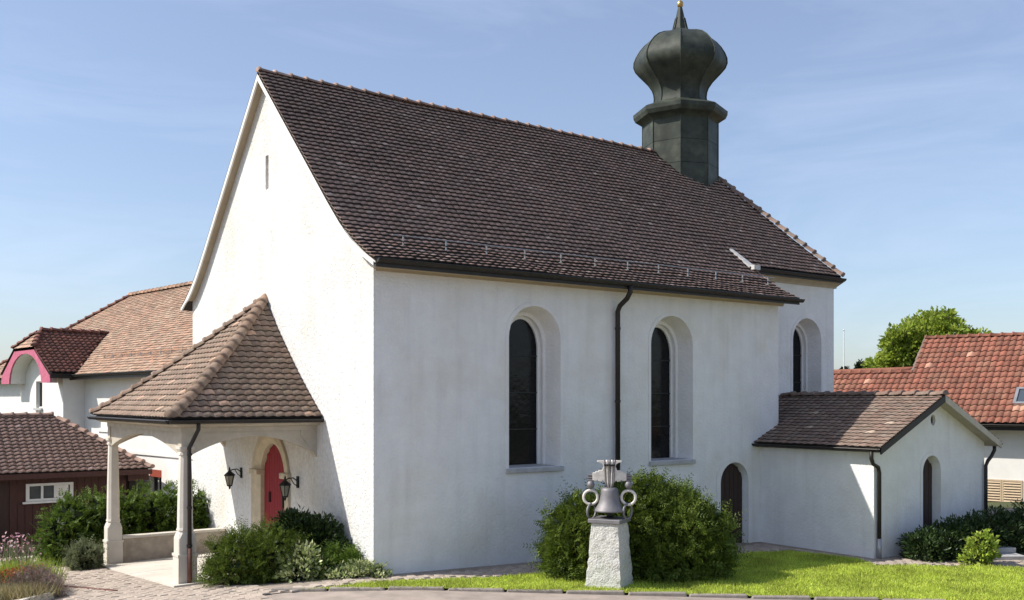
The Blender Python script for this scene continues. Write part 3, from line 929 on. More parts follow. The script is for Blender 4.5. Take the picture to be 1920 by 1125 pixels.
# floor slab and parapets
fl = [(-2.98, 2.2), (-.02, 2.2), (-.02, 8.3), (-2.98, 8.3)]
for i in range(4):
    for j in range(6):
        x0 = -2.98 + i * .74; y0 = 2.2 + j * 1.017
        e = .006
        q = [(x0 + e, y0 + e), (x0 + .74 - e, y0 + e), (x0 + .74 - e, y0 + 1.017 - e), (x0 + e, y0 + 1.017 - e)]; dz = .03 + rnd.uniform(-.003, .003)
        MB().add([(a, b, hgt(a, b) - .1) for a, b in q] + [(a, b, hgt(a, b) + dz) for a, b in q], [(4, 5, 6, 7), (0, 1, 5, 4), (1, 2, 6, 5), (2, 3, 7, 6), (3, 0, 4, 7)]).build('floor_slab', 'slab', porch)
for y, x0, x1 in ((CY1, COLX + .2, -.02), (CY0, COLX + .95, -.02)):
    ga, gb = hgt(x0, y), hgt(x1, y)
    top = hgt(COLX, y) + .60
    q = MB()
    q.add([(x0, y - .1, ga - .1), (x1, y - .1, gb - .1), (x1, y - .1, top), (x0, y - .1, top), (x0, y + .1, ga - .1), (x1, y + .1, gb - .1), (x1, y + .1, top), (x0, y + .1, top)],
          [(0, 1, 2, 3), (4, 5, 6, 7), (0, 1, 5, 4), (3, 2, 6, 7), (0, 3, 7, 4), (1, 2, 6, 5)])
    pp = q.build('parapet', 'parapet', porch)
    bevel(MB().bb(x0 - .02, x1, y - .13, y + .13, top + .002, top + .062).build('coping', 'slab', pp), .012)
# downpipe on the near column
dpp = MB().tube([(COLX + .12, PY0 - .05, ZE - .08), (COLX + .12, PY0 - .05, ZE - .2), (COLX + .06, PY0 + .04, ZE - .38), (COLX + .02, CY0 - .19, ZE - .55), (COLX + .02, CY0 - .19, ZE - .7), (COLX + .02, CY0 - .215, .45)], .04, 8).build('downpipe', 'metal', porch, True)
MB().tube([(COLX + .02, CY0 - .215, .46), (COLX + .02, CY0 - .215, hgt(COLX, CY0) - .03)], .044, 8).build('pipe_foot', 'rust', dpp, True)
for z in (2.2, 1.2, .48): MB().lathe((COLX + .02, CY0 - .205, z), [(.052, 0), (.052, .045)], 10).build('pipe_clip', 'metal', dpp)

# ------------------------------------------------------------------ wall lanterns by the portal
def lantern(y, z, label):
    t = thing('wall_lantern', label, 'lantern', (-.0, y, z), 'lanterns beside the portal')
    bevel(MB().bb(-.035, 0, y - .045, y + .045, z - .12, z + .13).build('wall_plate', 'iron', t), .008)
    MB().tube([(-.03, y, z + .03), (-.12, y, z + .10), (-.24, y, z + .09), (-.30, y, z + .04)], .014, 6).build('bracket', 'iron', t)
    MB().tube([(-.03, y, z - .08), (-.10, y, z - .03), (-.17, y, z + .08)], .010, 6).build('scroll', 'iron', t)
    c = (-.30, y, z)
    MB().lathe(c, [(.006, .16), (.02, .12), (.03, .06), (.075, .02), (.135, -.03), (.14, -.05), (.12, -.05)][::-1], 6).build('lantern_roof', 'iron', t)
    MB().lathe(c, [(.055, -.28), (.105, -.055)], 6).build('glass_shade', 'lampglass', t)
    for k in range(6):
        a = k * math.pi / 3
        MB().tube([(c[0] + .112 * math.cos(a), y + .112 * math.sin(a), z - .05), (c[0] + .06 * math.cos(a), y + .06 * math.sin(a), z - .285)], .009, 4).build('cage_bar', 'iron', t)
    MB().lathe(c, [(.008, -.38), (.022, -.35), (.03, -.31), (.068, -.30), (.068, -.275)], 6).build('lantern_foot', 'iron', t)
lantern(6.74, 1.50, 'black iron wall lantern left of the red door')
lantern(3.40, 1.50, 'black iron wall lantern right of the red door')

# ------------------------------------------------------------------ sacristy
sac = thing('sacristy', 'low white annex with brown tiled gable roof built against the church', 'annex', (13.1, -1.5, -.3))
SX0, SX1, SY = 10.8, 15.47, -3.2
SR = 13.135
zS = lambda x: 3.36 - abs(x - SR) * .455
gout = [(SX0, -1.3), (SX1, -1.3), (SX1, zS(SX1) - .05), (SR, zS(SR) - .05), (SX0, zS(SX0) - .05)]
sw = arch(12.72, 13.48, -.9, 1.56, 16)
vent = [(13.17 + .10 * math.cos(a), 2.78 + .13 * math.sin(a)) for a in [2 * math.pi * k / 16 for k in range(16)]]
mb = MB().panel(lambda u, v: (u, SY, v), gout, [sw, vent])
mb.quad((SX0, SY, -1.3), (SX0, .0, -1.3), (SX0, .0, zS(SX0) - .05), (SX0, SY, zS(SX0) - .05))
mb.quad((SX1, SY, -1.3), (SX1, 1.3, -1.3), (SX1, 1.3, zS(SX1) - .05), (SX1, SY, zS(SX1) - .05))
mb.strip(f(vent, SY), f(vent, SY + .08))
mb.build('wall', 'stucco', sac)
MB().panel(lambda u, v: (u, SY + .07, v), vent).build('vent_grille', 'metal', sac)
mb = MB(); rim = scaled(sw, -.09); A, B = rim[1:] + rim[:1], sw[1:] + sw[:1]
mb.strip(f(A, SY - .015), f(B, SY - .015), False); mb.strip(f(A, SY + .01), f(A, SY - .015), False); mb.strip(f(B, SY - .015), f(scaled(sw, .05)[1:] + scaled(sw, .05)[:1], SY + .20), False)
sdr = mb.build('arched_doorway', 'stucco', sac)
MB().panel(lambda u, v: (u, SY + .20, v), scaled(sw, .05)).build('door_leaf', 'wooddark', sdr)
for k in range(4):
    x = 12.78 + .64 * (k + .5) / 4
    MB().bb(x - .074, x + .074, SY + .175, SY + .195, -.8, 1.56 + math.sqrt(max(0, .33 ** 2 - (x - 13.1) ** 2)) - .05).build('plank', 'wooddark', sdr)
pS = [(0, zS(10.58)), (SR - 10.58, zS(SR))]
mb = MB()
usm = lambda h: 1.3 if 10.58 + h < 11.5 else .0
usx = lambda h: 4.83
for dr in (.0, .07):
    under_face(mb, (10.58, 1.3), (0, -1), (1, 0), pS, usm, usx, dr, (.92,))
    under_face(mb, (15.69, SY - .33), (0, 1), (-1, 0), pS, lambda h: 0, lambda h: 4.83, dr)
sr = mb.build('roof', 'under', sac)
roof_face(sr, (10.58, 1.3), (0, -1), (1, 0), pS, usm, usx, .20, .165, 'tile_annex', wave=.016, thick=.020, nind=280, bond=False, seed=31, jit=.006)
roof_face(sr, (15.69, SY - .33), (0, 1), (-1, 0), pS, lambda h: 0, lambda h: 4.83, .20, .165, 'tile_annex', wave=.016, thick=.020, nind=0, seed=32)
ridge_tiles(sr, [(SR, SY - .34, zS(SR) + .03), (SR, 1.28, zS(SR) + .03)], 'tile_annex', .36, .12, .7)
for x0 in (10.58, 15.69):
    s = 1 if x0 < SR else -1
    mb = MB(); so = MB()
    za, zb_ = zS(x0), zS(SR)
    for y in (SY - .335, SY - .30):
        mb.add([(x0, y, za + .012), (SR, y, zb_ + .012), (SR, y, zb_ - .15), (x0, y, za - .14)], [(0, 1, 2, 3)])
    mb.add([(x0, SY - .335, za - .14), (SR, SY - .335, zb_ - .15), (SR, SY - .30, zb_ - .15), (x0, SY - .30, za - .14)], [(0, 1, 2, 3)])
    mb.build('verge_board', 'metal' if s > 0 else 'beam', sr)
    so.quad((x0, SY - .30, za - .10), (SR, SY - .30, zb_ - .10), (SR, SY + .01, zb_ - .10), (x0, SY + .01, za - .10))
    so.quad((x0, SY, za - .10), (x0 + s * .22, SY, za - .10 + .10), (x0 + s * .22, .0, za - .10 + .10), (x0, .0, za - .10))
    so.build('soffit', 'beam', sr)
gutter([(10.53, SY - .3, zS(10.58) - .03), (10.53, -.01, zS(10.58) - .03)], .055).build('gutter', 'metal', sac)
gutter([(15.74, .0, zS(10.58) - .03), (15.74, SY - .3, zS(10.58) - .03)], .055).build('gutter', 'metal', sac)
zg = zS(10.58) - .08
d_ = MB().tube([(10.53, SY - .12, zg), (10.53, SY - .12, zg - .15), (10.62, SY - .10, zg - .28), (10.84, SY - .08, zg - .36), (10.90, SY - .07, zg - .48), (10.90, SY - .07, .15)], .045, 8).build('downpipe', 'metal', sac, True)
MB().tube([(10.90, SY - .07, .16), (10.90, SY - .07, -.35)], .05, 8).build('pipe_foot', 'zinc', d_, True)
d_ = MB().tube([(15.74, SY - .12, zg), (15.74, SY - .12, zg - .12), (15.62, SY - .10, zg - .28), (15.5, SY - .08, zg - .38), (15.42, SY - .07, zg - .5), (15.42, SY - .07, -.5)], .045, 8).build('downpipe', 'metal', sac, True)

# ------------------------------------------------------------------ bell monument
MX, MY = 3.12, -3.02
g0 = hgt(MX, MY)
mon = thing('bell_monument', 'bronze bell sculpture with chain rings on a rough tapered granite pedestal', 'monument', (MX, MY, g0))
phi = R(-35.85 + 26.0 * -1)     # turned towards the left
cx_, sx_ = math.cos(phi), math.sin(phi)
FX, FY = Vector((cx_, sx_, 0)), Vector((-sx_, cx_, 0))
def mp_(u, v, z): return Vector((MX, MY, g0 + z)) + FX * u + FY * v
rg = random.Random(5)
mb = MB()
nl, npp = 15, 7
rings = []
for i in range(nl):
    t = i / (nl - 1); hw = .345 - .085 * t ** .85
    ring = []
    for sidx, (ax, ay) in enumerate(((-1, -1), (1, -1), (1, 1), (-1, 1))):
        bx, by = ((1, -1), (1, 1), (-1, 1), (-1, -1))[sidx]
        for k in range(npp):
            s = k / npp
            j = .0 if i in (0,) else rg.uniform(-.008, .008)
            cornerj = rg.uniform(-.014, .004) if k == 0 else 0
            u, v = ax + (bx - ax) * s, ay + (by - ay) * s
            ring.append(mp_(u * (hw + j + cornerj), v * (hw + j + cornerj), -.05 + 1.20 * t))
    rings.append(ring)
for a, b in zip(rings, rings[1:]): mb.strip(a, b)
mb.poly(rings[-1])
mb.build('pedestal', 'granite', mon)
ax3 = (FX, FY, Vector((0, 0, 1)))
bevel(MB().box(mp_(0, 0, 1.192), (.60, .60, .075), ax3).build('cap_plate', 'bronze', mon), .012)
# bell
bp = [(.05, .0), (.262, .012), (.285, .02), (.278, .045), (.235, .10), (.20, .16), (.178, .23), (.165, .31), (.158, .38), (.150, .415), (.12, .44), (.05, .45)]
bz = 1.33
bell = MB().lathe(mp_(0, 0, bz), bp, 32).build('bell', 'bronze', mon, True)
MB().lathe(mp_(0, 0, 1.228), [(.10, 0), (.06, .02), (.045, .06), (.06, .11)], 14).build('bell_foot', 'iron', mon, True)
# cast crown: fan of flaring pipes with stepped wings
RV = Vector((.8105, -.5857, 0))          # the crown spreads across the front
RV = (RV * .95 + FX * .25).normalized(); DV = Vector((-RV.y, RV.x, 0))
base = mp_(0, 0, 0)
def cr_(u, v, z): return base + RV * u + DV * v + Vector((0, 0, z))
def wing(sg):
    pts = [(0.0, 1.83), (.07, 1.85), (.12, 1.90), (.13, 1.875), (.20, 1.885), (.205, 1.905), (.25, 1.885), (.30, 1.90), (.30, 2.035), (.255, 2.035), (.25, 2.06), (.20, 2.055), (.195, 2.08), (.135, 2.075), (.125, 2.10), (.105, 2.15), (.125, 2.19), (.165, 2.215), (.225, 2.225), (.215, 2.25), (.12, 2.255), (.075, 2.235), (.0, 2.235)]
    return MB().prism(lambda u, v, w: cr_(sg * u, w - .05, v), pts, .10)
for s in (-1, 1): bevel(wing(s).build('crown_wing', 'bronzel', mon), .008)
for k in range(5):
    u = (k - 2) * .042
    MB().tube([cr_(u * .45, -.075, 1.76), cr_(u * .8, -.08, 1.86), cr_(u, -.08, 2.17), cr_(u * 1.15, -.09, 2.265)], [.012, .016, .015, .022], 8).build('crown_pipe', 'bronzel' if k % 2 else 'bronze', mon, True)
    MB().tube([cr_(u * .95, -.10, 2.155), cr_(u * .95, -.10, 2.19)], .019, 8).build('pipe_band', 'iron', mon)
for s in (-1, 1):
    x = s * .335
    for kz in range(3):
        MB().tube([cr_(x - .05, -.02, 1.90 + kz * .045), cr_(x + .06, -.02, 1.90 + kz * .045)], .022, 8).build('hub_fin', 'bronze', mon)
    MB().lathe(cr_(x, -.02, 1.82), [(.01, -.075), (.05, -.055), (.072, 0), (.05, .055), (.01, .075)], 16).build('hanging_ball', 'bronze', mon, True)
    def ringm(c, r, tr, a, b):
        return MB().tube([c + a * (r * math.cos(t)) + b * (r * math.sin(t)) for t in [2 * math.pi * k / 28 for k in range(28)]], tr, 8, True)
    Z = Vector((0, 0, 1))
    ringm(cr_(x * 1.0, -.02, 1.595), .125, .026, RV, Z).build('chain_ring', 'bronzel', mon, True)
    ringm(cr_(x * .95, -.02, 1.345), .135, .022, (RV * .55 + DV * .83).normalized(), Z).build('chain_ring', 'bronze', mon, True)

# ------------------------------------------------------------------ parsonage on the left
pd = Vector((-.1541, .988, 0)); pn = Vector((-.988, -.1541, 0)); B0 = Vector((-1.38, 19.98, 0))
def PW(s, p, z=0): q = B0 + pd * s + pn * p; return Vector((q.x, q.y, z))
par = thing('parsonage', 'cream house with weathered orange hipped roof and pink arched front behind the porch', 'house', PW(-1, -3, -1))
pw = -.73
win_up = [(-4.15, 3.26), (-3.5, 3.26), (-3.5, 3.56), (-4.15, 3.56)]
win_lo = [(-5.95, -.6), (-5.15, -.6), (-5.15, 1.12), (-5.95, 1.12)]
mb = MB()
mb.panel(lambda u, v: PW(u, pw, v), [(-14, -2), (10, -2), (10, 4.25), (-14, 4.25)], [win_up, win_lo])
mb.quad(PW(10, pw, -2), PW(10, pw - 8, -2), PW(10, pw - 8, 4.25), PW(10, pw, 4.25))
bayw = [(1.98, 2.98), (2.6, 2.98), (2.6, 3.94), (1.98, 3.94)]
mb.panel(lambda u, v: PW(u, 0, v), [(0, -2), (4.2, -2), (4.2, 4.4), (3.2, 5.1), (1.0, 5.1), (0, 4.4)], [bayw])
mb.quad(PW(0, 0, -2), PW(0, pw, -2), PW(0, pw, 4.4), PW(0, 0, 4.4))
mb.quad(PW(4.2, 0, -2), PW(4.2, pw, -2), PW(4.2, pw, 4.4), PW(4.2, 0, 4.4))
mb.build('wall', 'stucco2', par)
def house_window(lp, p0, blind=False):
    us = [q[0] for q in lp]; vs_ = [q[1] for q in lp]; a, b, c, d = min(us), max(us), min(vs_), max(vs_)
    o = MB().strip([PW(u, p0, v) for u, v in lp], [PW(u, p0 - .14, v) for u, v in lp])
    fr_ = .05
    inn = [(a + fr_, c + fr_), (b - fr_, c + fr_), (b - fr_, d - fr_), (a + fr_, d - fr_)]
    o.prism(lambda u, v, w: PW(u, p0 - .13 + w, v), lp, .04, [inn])
    w = o.build('window', 'whitewood', par)
    MB().panel(lambda u, v: PW(u, p0 - .115, v), lp).build('pane', 'glass', w)
    MB().prism(lambda u, v, q: PW(u, p0 - .06 + q, v), [(a - .06, c - .08), (b + .06, c - .08), (b + .06, c - .005), (a - .06, c - .005)], .14).build('sill', 'sill', w)
    if blind:
        MB().prism(lambda u, v, q: PW(u, p0 - .05 + q, v), [(a, d - .22), (b, d - .22), (b, d - .003), (a, d - .003)], .06).build('awning_box', mat('red_awning', (.30, .06, .035), .7), w)
        MB().prism(lambda u, v, q: PW(u, p0 - .125 + q, v), [((a + b) / 2 - .03, c), ((a + b) / 2 + .03, c), ((a + b) / 2 + .03, d), ((a + b) / 2 - .03, d)], .04).build('mullion', 'whitewood', w)
house_window(win_up, pw); house_window(win_lo, pw, True); house_window(bayw, 0)
for z in (1.55, 2.2):
    MB().prism(lambda u, v, q: PW(u, pw + q, v), [(-9, z), (-1.2, z), (-1.2, z + .09), (-9, z + .09)], .05).build('string_course', 'stucco2', par)
MB().prism(lambda u, v, q: PW(u, pw - .0 + q, v), [(-3.6, -1.6), (-2.75, -1.6), (-2.75, .95), (-3.6, .95)], .03).build('dark_door', 'wooddark', par)
# roof
pP = [(0, 4.13), (4.7, 7.66)]
P0p = PW(0, -.23)
pu0 = lambda h: -10.67 + h; pu1 = lambda h: 8.0
mb = MB()
under_face(mb, P0p.xy, (-pd).xy, (-pn).xy, pP, pu0, pu1, .0)
under_face(mb, P0p.xy, (-pd).xy, (-pn).xy, pP, pu0, pu1, .12)
rb = PW(0, -.23 - 9.4)
under_face(mb, rb.xy, (-pd).xy, pn.xy, pP, pu0, pu1, .0)
mb.add([PW(10.67, -.23, 4.13), PW(10.67, -.23 - 9.4, 4.13), PW(5.97, -.23 - 4.7, 7.66)], [(0, 1, 2)])
proof = mb.build('roof', 'under', par)
roof_face(proof, P0p.xy, (-pd).xy, (-pn).xy, pP, pu0, pu1, .17, .15, 'tile_orange', wave=0, thick=.018, nind=0, bond=True, seed=41, jit=.008)
ridge_tiles(proof, [PW(5.97, -4.93, 7.68), PW(-8, -4.93, 7.68)], 'tile_orange', .36, .13)
ridge_tiles(proof, [PW(10.67, -.23, 4.15), PW(5.97, -4.93, 7.68)], 'tile_bay', .36, .12)
MB().prism(lambda u, v, q: PW(u, -.24 + q, v), [(-8, 3.95), (0, 3.95), (0, 4.12), (-8, 4.12)], .03).build('eaves_board', 'metal', proof)
so = MB(); so.quad(PW(-8, -.24, 3.98), PW(0, -.24, 3.98), PW(0, pw, 4.05), PW(-8, pw, 4.05)); so.build('eaves_soffit', 'tan', proof)
gutter([PW(-8, -.18, 4.12), PW(-.4, -.18, 4.12)], .07).build('gutter', 'metal', par)
for k in range(9):
    p = PW(-1.1 - k * .72, -.95, 4.13 + .72 * .751 + .03)
    MB().tube([p + Vector((0, 0, -.02)), p + Vector((0, 0, .16))], .018, 5).build('snow_guard_hook', 'zinc', proof)
MB().prism(lambda u, v, q: PW(u, -.95 + q, v), [(-7.4, 4.79), (-.9, 4.79), (-.9, 4.825), (-7.4, 4.825)], .02).build('snow_guard_rail', 'tile_orange', proof)
# bay roof
zB = lambda h: 4.2 + h * .62
bP = [(0, 4.2), (2.5, 5.75)]
bu0 = lambda h: -.6 if h < 1.45 else -.6 + .58 * (h - 1.45) / 1.05
bu1 = lambda h: .32 + .826 * h
Pb = PW(-.4, 0); Pb2 = PW(4.6, 0)
mb = MB()
under_face(mb, Pb.xy, (-pn).xy, pd.xy, bP, bu0, bu1, .0, (1.45,)); under_face(mb, Pb.xy, (-pn).xy, pd.xy, bP, bu0, bu1, .09, (1.45,))
under_face(mb, Pb2.xy, (-pn).xy, (-pd).xy, bP, bu0, bu1, .0, (1.45,))
mb.add([PW(1.05, .6, 5.1), PW(3.15, .6, 5.1), PW(2.1, .02, 5.75)], [(0, 1, 2)])
broof = mb.build('bay_roof', 'under', par)
roof_face(broof, Pb.xy, (-pn).xy, pd.xy, bP, bu0, bu1, .19, .20, 'tile_bay', wave=.03, thick=.02, nind=100, seed=42)
roof_face(broof, PW(2.1, .6).xy, (-pd).xy, (-pn).xy, [(0, 5.1), (.58, 5.75)], lambda h: -1.05 * (1 - h / .58), lambda h: 1.05 * (1 - h / .58), .19, .17, 'tile_orange', wave=0, thick=.02, nind=0, seed=43)
ridge_tiles(broof, [PW(2.1, .02, 5.77), PW(2.1, -2.3, 5.77)], 'tile_bay', .34, .12)
ridge_tiles(broof, [PW(1.05, .6, 5.13), PW(2.1, .02, 5.77)], 'tile_bay', .3, .10)
ridge_tiles(broof, [PW(3.15, .6, 5.13), PW(2.1, .02, 5.77)], 'tile_bay', .3, .10)
ac = [(2.1 + 1.62 * math.cos(a), 3.86 + 1.05 * math.sin(a)) for a in [math.pi * k / 18 for k in range(19)]]
fasc = [(-.36, 3.86), (.48, 3.86)] + [(u, v) for u, v in reversed(ac)][1:-1] + [(3.72, 3.86), (4.56, 3.86), (4.56, 4.12), (3.15, 5.02), (1.05, 5.02), (-.36, 4.12)]
MB().prism(lambda u, v, q: PW(u, .50 + q, v), fasc, .06).build('arched_fascia', 'pink', par)
mb = MB(); mb.strip([PW(u, .52, v + .0) for u, v in ac], [PW(u, .004, v) for u, v in ac], False); mb.build('vaulted_soffit', 'stucco2', par)
MB().prism(lambda u, v, q: PW(-.37 + q, v, u), [(4.0, .56), (4.16, .56), (4.16, -.3), (4.0, -.3)], .04).build('eaves_board', 'metal', broof)

# ------------------------------------------------------------------ shed
shed = thing('garden_shed', 'low red brown wooden shed with mauve tiled hipped roof at the left', 'shed', (-4, 15, -.9))
sE, sRz = 1.22, 2.78
hs = [(-3.48, .42), (-2.3, .42), (-2.3, .88), (-3.48, .88)]
sW = [(-9, -1.8), (-.8, -1.8), (-.8, 1.35), (-9, 1.35)]
mb = MB().panel(lambda u, v: (u, 14.1, v), sW, [hs])
mb.quad((-.8, 14.1, -1.8), (-.8, 18, -1.8), (-.8, 18, 1.35), (-.8, 14.1, 1.35))
sh = mb.build('wall', 'shedwall', shed)
for k in range(42):
    x = -9 + (k + .5) * (8.2 / 42); hw = 8.2 / 84 - .006
    if x < -6: continue
    segs = [(-1.6, 1.3)] if (x + hw < -3.54 or x - hw > -2.24) else [(-1.6, .34), (.91, 1.3)]
    for a, b in segs: MB().bb(x - hw, x + hw, 14.075, 14.097, a, b).build('plank', 'shedwall', sh)
o = MB().strip([(u, 14.06, v) for u, v in hs], [(u, 14.2, v) for u, v in hs])
inn = [(-3.42, .47), (-2.36, .47), (-2.36, .83), (-3.42, .83)]
o.prism(lambda u, v, w: (u, 14.06 + w, v), [(-3.51, .40), (-2.27, .40), (-2.27, .90), (-3.51, .90)], .03, [inn])
w = o.build('window', 'whitewood', shed)
MB().panel(lambda u, v: (u, 14.12, v), hs).build('pane', mat('reflecting_glass', (.10, .11, .115), .08, .3, 1.2, spec=.8), w)
MB().bb(-3.12, -3.06, 14.07, 14.11, .47, .83).build('mullion', 'whitewood', w)
MB().bb(-2.78, -2.40, 14.085, 14.11, .475, .825).build('curtain', 'whitewood', w)
MB().bb(-3.6, -2.2, 13.98, 14.06, .345, .397).build('sill', 'whitewood', w)
MB().bb(-5.0, -3.95, 14.06, 14.10, -1.6, .95).build('dark_door', 'wooddark', shed)
sP = [(0, sE), (2.29, sRz)]
s0 = lambda h: -9.0; s1 = lambda h: -h
mb = MB()
for dr in (0, .08): under_face(mb, (-.15, 13.7), (1, 0), (0, 1), sP, s0, s1, dr)
mb.add([(-.15, 13.7, sE), (-.15, 18.28, sE), (-2.44, 15.99, sRz)], [(0, 1, 2)])
mb.quad((-9.15, 18.28, sE), (-.15, 18.28, sE), (-2.44, 15.99, sRz), (-9.15, 15.99, sRz))
srf = mb.build('roof', 'under', shed)
roof_face(srf, (-.15, 13.7), (1, 0), (0, 1), sP, s0, s1, .20, .165, 'tile_shed', wave=.03, thick=.024, nind=230, seed=51)
ridge_tiles(srf, [(-.15, 13.7, sE + .02), (-2.44, 15.99, sRz + .02)], 'tile_shed', .34, .10)
ridge_tiles(srf, [(-2.44, 15.99, sRz + .02), (-9.1, 15.99, sRz + .02)], 'tile_shed', .36, .10)
MB().bb(-9, -.17, 13.66, 13.70, sE - .16, sE - .01).build('eaves_board', 'shedwall', srf)
MB().quad((-9, 13.70, sE - .14), (-.2, 13.70, sE - .14), (-.2, 14.1, sE - .02), (-9, 14.1, sE - .02)).build('eaves_soffit', 'shedwall', srf)
MB().bb(-.8, -.2, 13.9, 14.0, sE - .35, sE - .15).build('bracket', 'shedwall', shed)
# far red roof glimpsed at the left edge
fh = thing('far_red_house', 'distant house with plain red tiled roof at the left edge', 'house', (-4, 42, -1.5))
mb = MB(); mb.bb(-14, 2, 42.5, 50, -3, .4); mb.build('wall', 'stucco2', fh)
fr0 = MB().quad((-14.5, 42, .3), (2.5, 42, .3), (2.5, 46, 2.9), (-14.5, 46, 2.9)).quad((-14.5, 50, .3), (2.5, 50, .3), (2.5, 46, 2.9), (-14.5, 46, 2.9)).build('roof', 'under', fh)
roof_face(fr0, (-14.5, 42), (1, 0), (0, 1), [(0, .32), (4, 2.92)], lambda h: 0, lambda h: 17, .25, .34, 'tile_red', wave=.04, thick=.03, nind=0, seed=61)

# ------------------------------------------------------------------ house on the right
rU = Vector((.28, -.96, 0)); rN = Vector((.96, .28, 0)); E0 = Vector((26.83, 2.81, 0))
def RW(u, h, z=0): q = E0 + rU * u + rN * h; return Vector((q.x, q.y, z))
rh = thing('red_roofed_house', 'long low house with bright red tiled roof, skylight and closed shutters on the right', 'house', RW(0, 3, -.6))
rP = [(0, 2.40), (4.45, 5.88)]
ru0 = lambda h: -16 if h < 2.57 else -3.35
ru1 = lambda h: 9.0
mb = MB()
shl = [(-.35, -1.2), (1.05, -1.2), (1.05, .30), (-.35, .30)]
mb.panel(lambda u, v: RW(u, .75, v), [(-16, -2), (9, -2), (9, 2.75), (-16, 2.75)], [shl])
mb.quad(RW(-3.3, 2.6, 2), RW(-3.3, 8, 2), RW(-3.3, 4.45, 5.8), RW(-3.3, 2.6, 4.3))
mb.build('wall', 'stucco2', rh)
ws = MB().strip([RW(u, .75, v) for u, v in shl], [RW(u, .85, v) for u, v in shl]).build('shuttered_window', 'stucco2', rh)
for i in range(2):
    a = -.35 + i * .705; b = a + .695
    MB().prism(lambda u, v, q: RW(u, .72 + q, v), [(a, -1.2), (b, -1.2), (b, .30), (a, .30)], .05, [[(a + .06, -1.14), (b - .06, -1.14), (b - .06, .24), (a + .06, .24)]]).build('shutter_frame', 'shutter', ws)
    for k in range(14):
        z = -1.10 + k * .098
        MB().add([RW(a + .06, .70, z), RW(b - .06, .70, z), RW(b - .06, .77, z + .085), RW(a + .06, .77, z + .085)], [(0, 1, 2, 3)]).build('slat', 'shutter', ws)
mb = MB()
for dr in (0, .1): under_face(mb, E0.xy, rU.xy, rN.xy, rP, ru0, ru1, dr, (2.57,))
mb.quad(RW(-3.35, 4.45, 5.88), RW(9, 4.45, 5.88), RW(9, 8.9, 2.4), RW(-3.35, 8.9, 2.4))
mb.quad(RW(-16, 2.57, 4.41), RW(-3.35, 2.57, 4.41), RW(-3.35, 6.5, 1.3), RW(-16, 6.5, 1.3))
rrf = mb.build('roof', 'under', rh)
roof_face(rrf, E0.xy, rU.xy, rN.xy, rP, ru0, ru1, .245, .35, 'tile_red', wave=.05, thick=.032, nind=300, seed=71, jit=.008)
ridge_tiles(rrf, [RW(-3.35, 4.45, 5.9), RW(9, 4.45, 5.9)], 'tile_red', .42, .14)
ridge_tiles(rrf, [RW(-16, 2.57, 4.43), RW(-3.4, 2.57, 4.43)], 'tile_red', .42, .12)
ridge_tiles(rrf, [RW(-3.35, 2.57, 4.44), RW(-3.35, 4.45, 5.9)], 'tile_annex', .40, .07)
MB().prism(lambda u, v, q: RW(u, -.02 + q, v), [(-16, 2.16), (9, 2.16), (9, 2.36), (-16, 2.36)], .04).build('eaves_board', 'metal', rrf)
MB().quad(RW(-16, .02, 2.2), RW(9, .02, 2.2), RW(9, .76, 2.5), RW(-16, .76, 2.5)).build('eaves_soffit', 'tan', rrf)
gutter([RW(-16, -.09, 2.36), RW(9, -.09, 2.36)], .08).build('gutter', 'metal', rh)
# skylight lies on the roof slope
rT = (rN * 4.45 + Vector((0, 0, 3.48))).normalized(); rNr = rU.cross(rT)
def RS(u, v, w): return RW(u, 0, 2.40) + rT * v + rNr * w
sk = MB().prism(lambda u, v, w: RS(u, v, .02 + w), [(.72, 1.02), (1.62, 1.02), (1.62, 2.0), (.72, 2.0)], .14, [[(.82, 1.12), (1.52, 1.12), (1.52, 1.90), (.82, 1.90)]]).build('skylight', 'zinc', rrf)
MB().prism(lambda u, v, w: RS(u, v, .10 + w), [(.80, 1.10), (1.54, 1.10), (1.54, 1.92), (.80, 1.92)], .01).build('skylight_pane', mat('skylight_glass', (.06, .075, .09), .05, .1, 2, spec=.8), rrf)
# thin mast behind
ms_ = MB().tube([(46, 17.5, -2), (46, 17.5, 9.2)], [.06, .03], 8)
def near(px, py, d):
    a = (px - 960) / 1827 * d
    return (CAM.x + a * .8105 + d * .5857, CAM.y - a * .5857 + d * .8105, 3.23 + (752 - py) / 1827 * d)
mx_ = near(1582, 690, 60)
tag(MB().tube([(mx_[0], mx_[1], -2), (mx_[0], mx_[1], 7.55)], [.05, .025], 8).lathe((mx_[0], mx_[1], 7.6), [(.01, -.06), (.06, 0), (.01, .06)], 8).build('flag_pole', 'whitewood'), 'thin white mast rising beyond the red roof beside the apse', 'pole')

# ------------------------------------------------------------------ vegetation
def unit(n, rg): 
    v = rg.normal(size=(n, 3)); return v / np.linalg.norm(v, axis=1)[:, None]

def frames(D, rg):
    """random frame with the first axis along D"""
    r = unit(len(D), rg); A = np.cross(D, r); A /= np.linalg.norm(A, axis=1)[:, None] + 1e-9
    return A, np.cross(D, A)

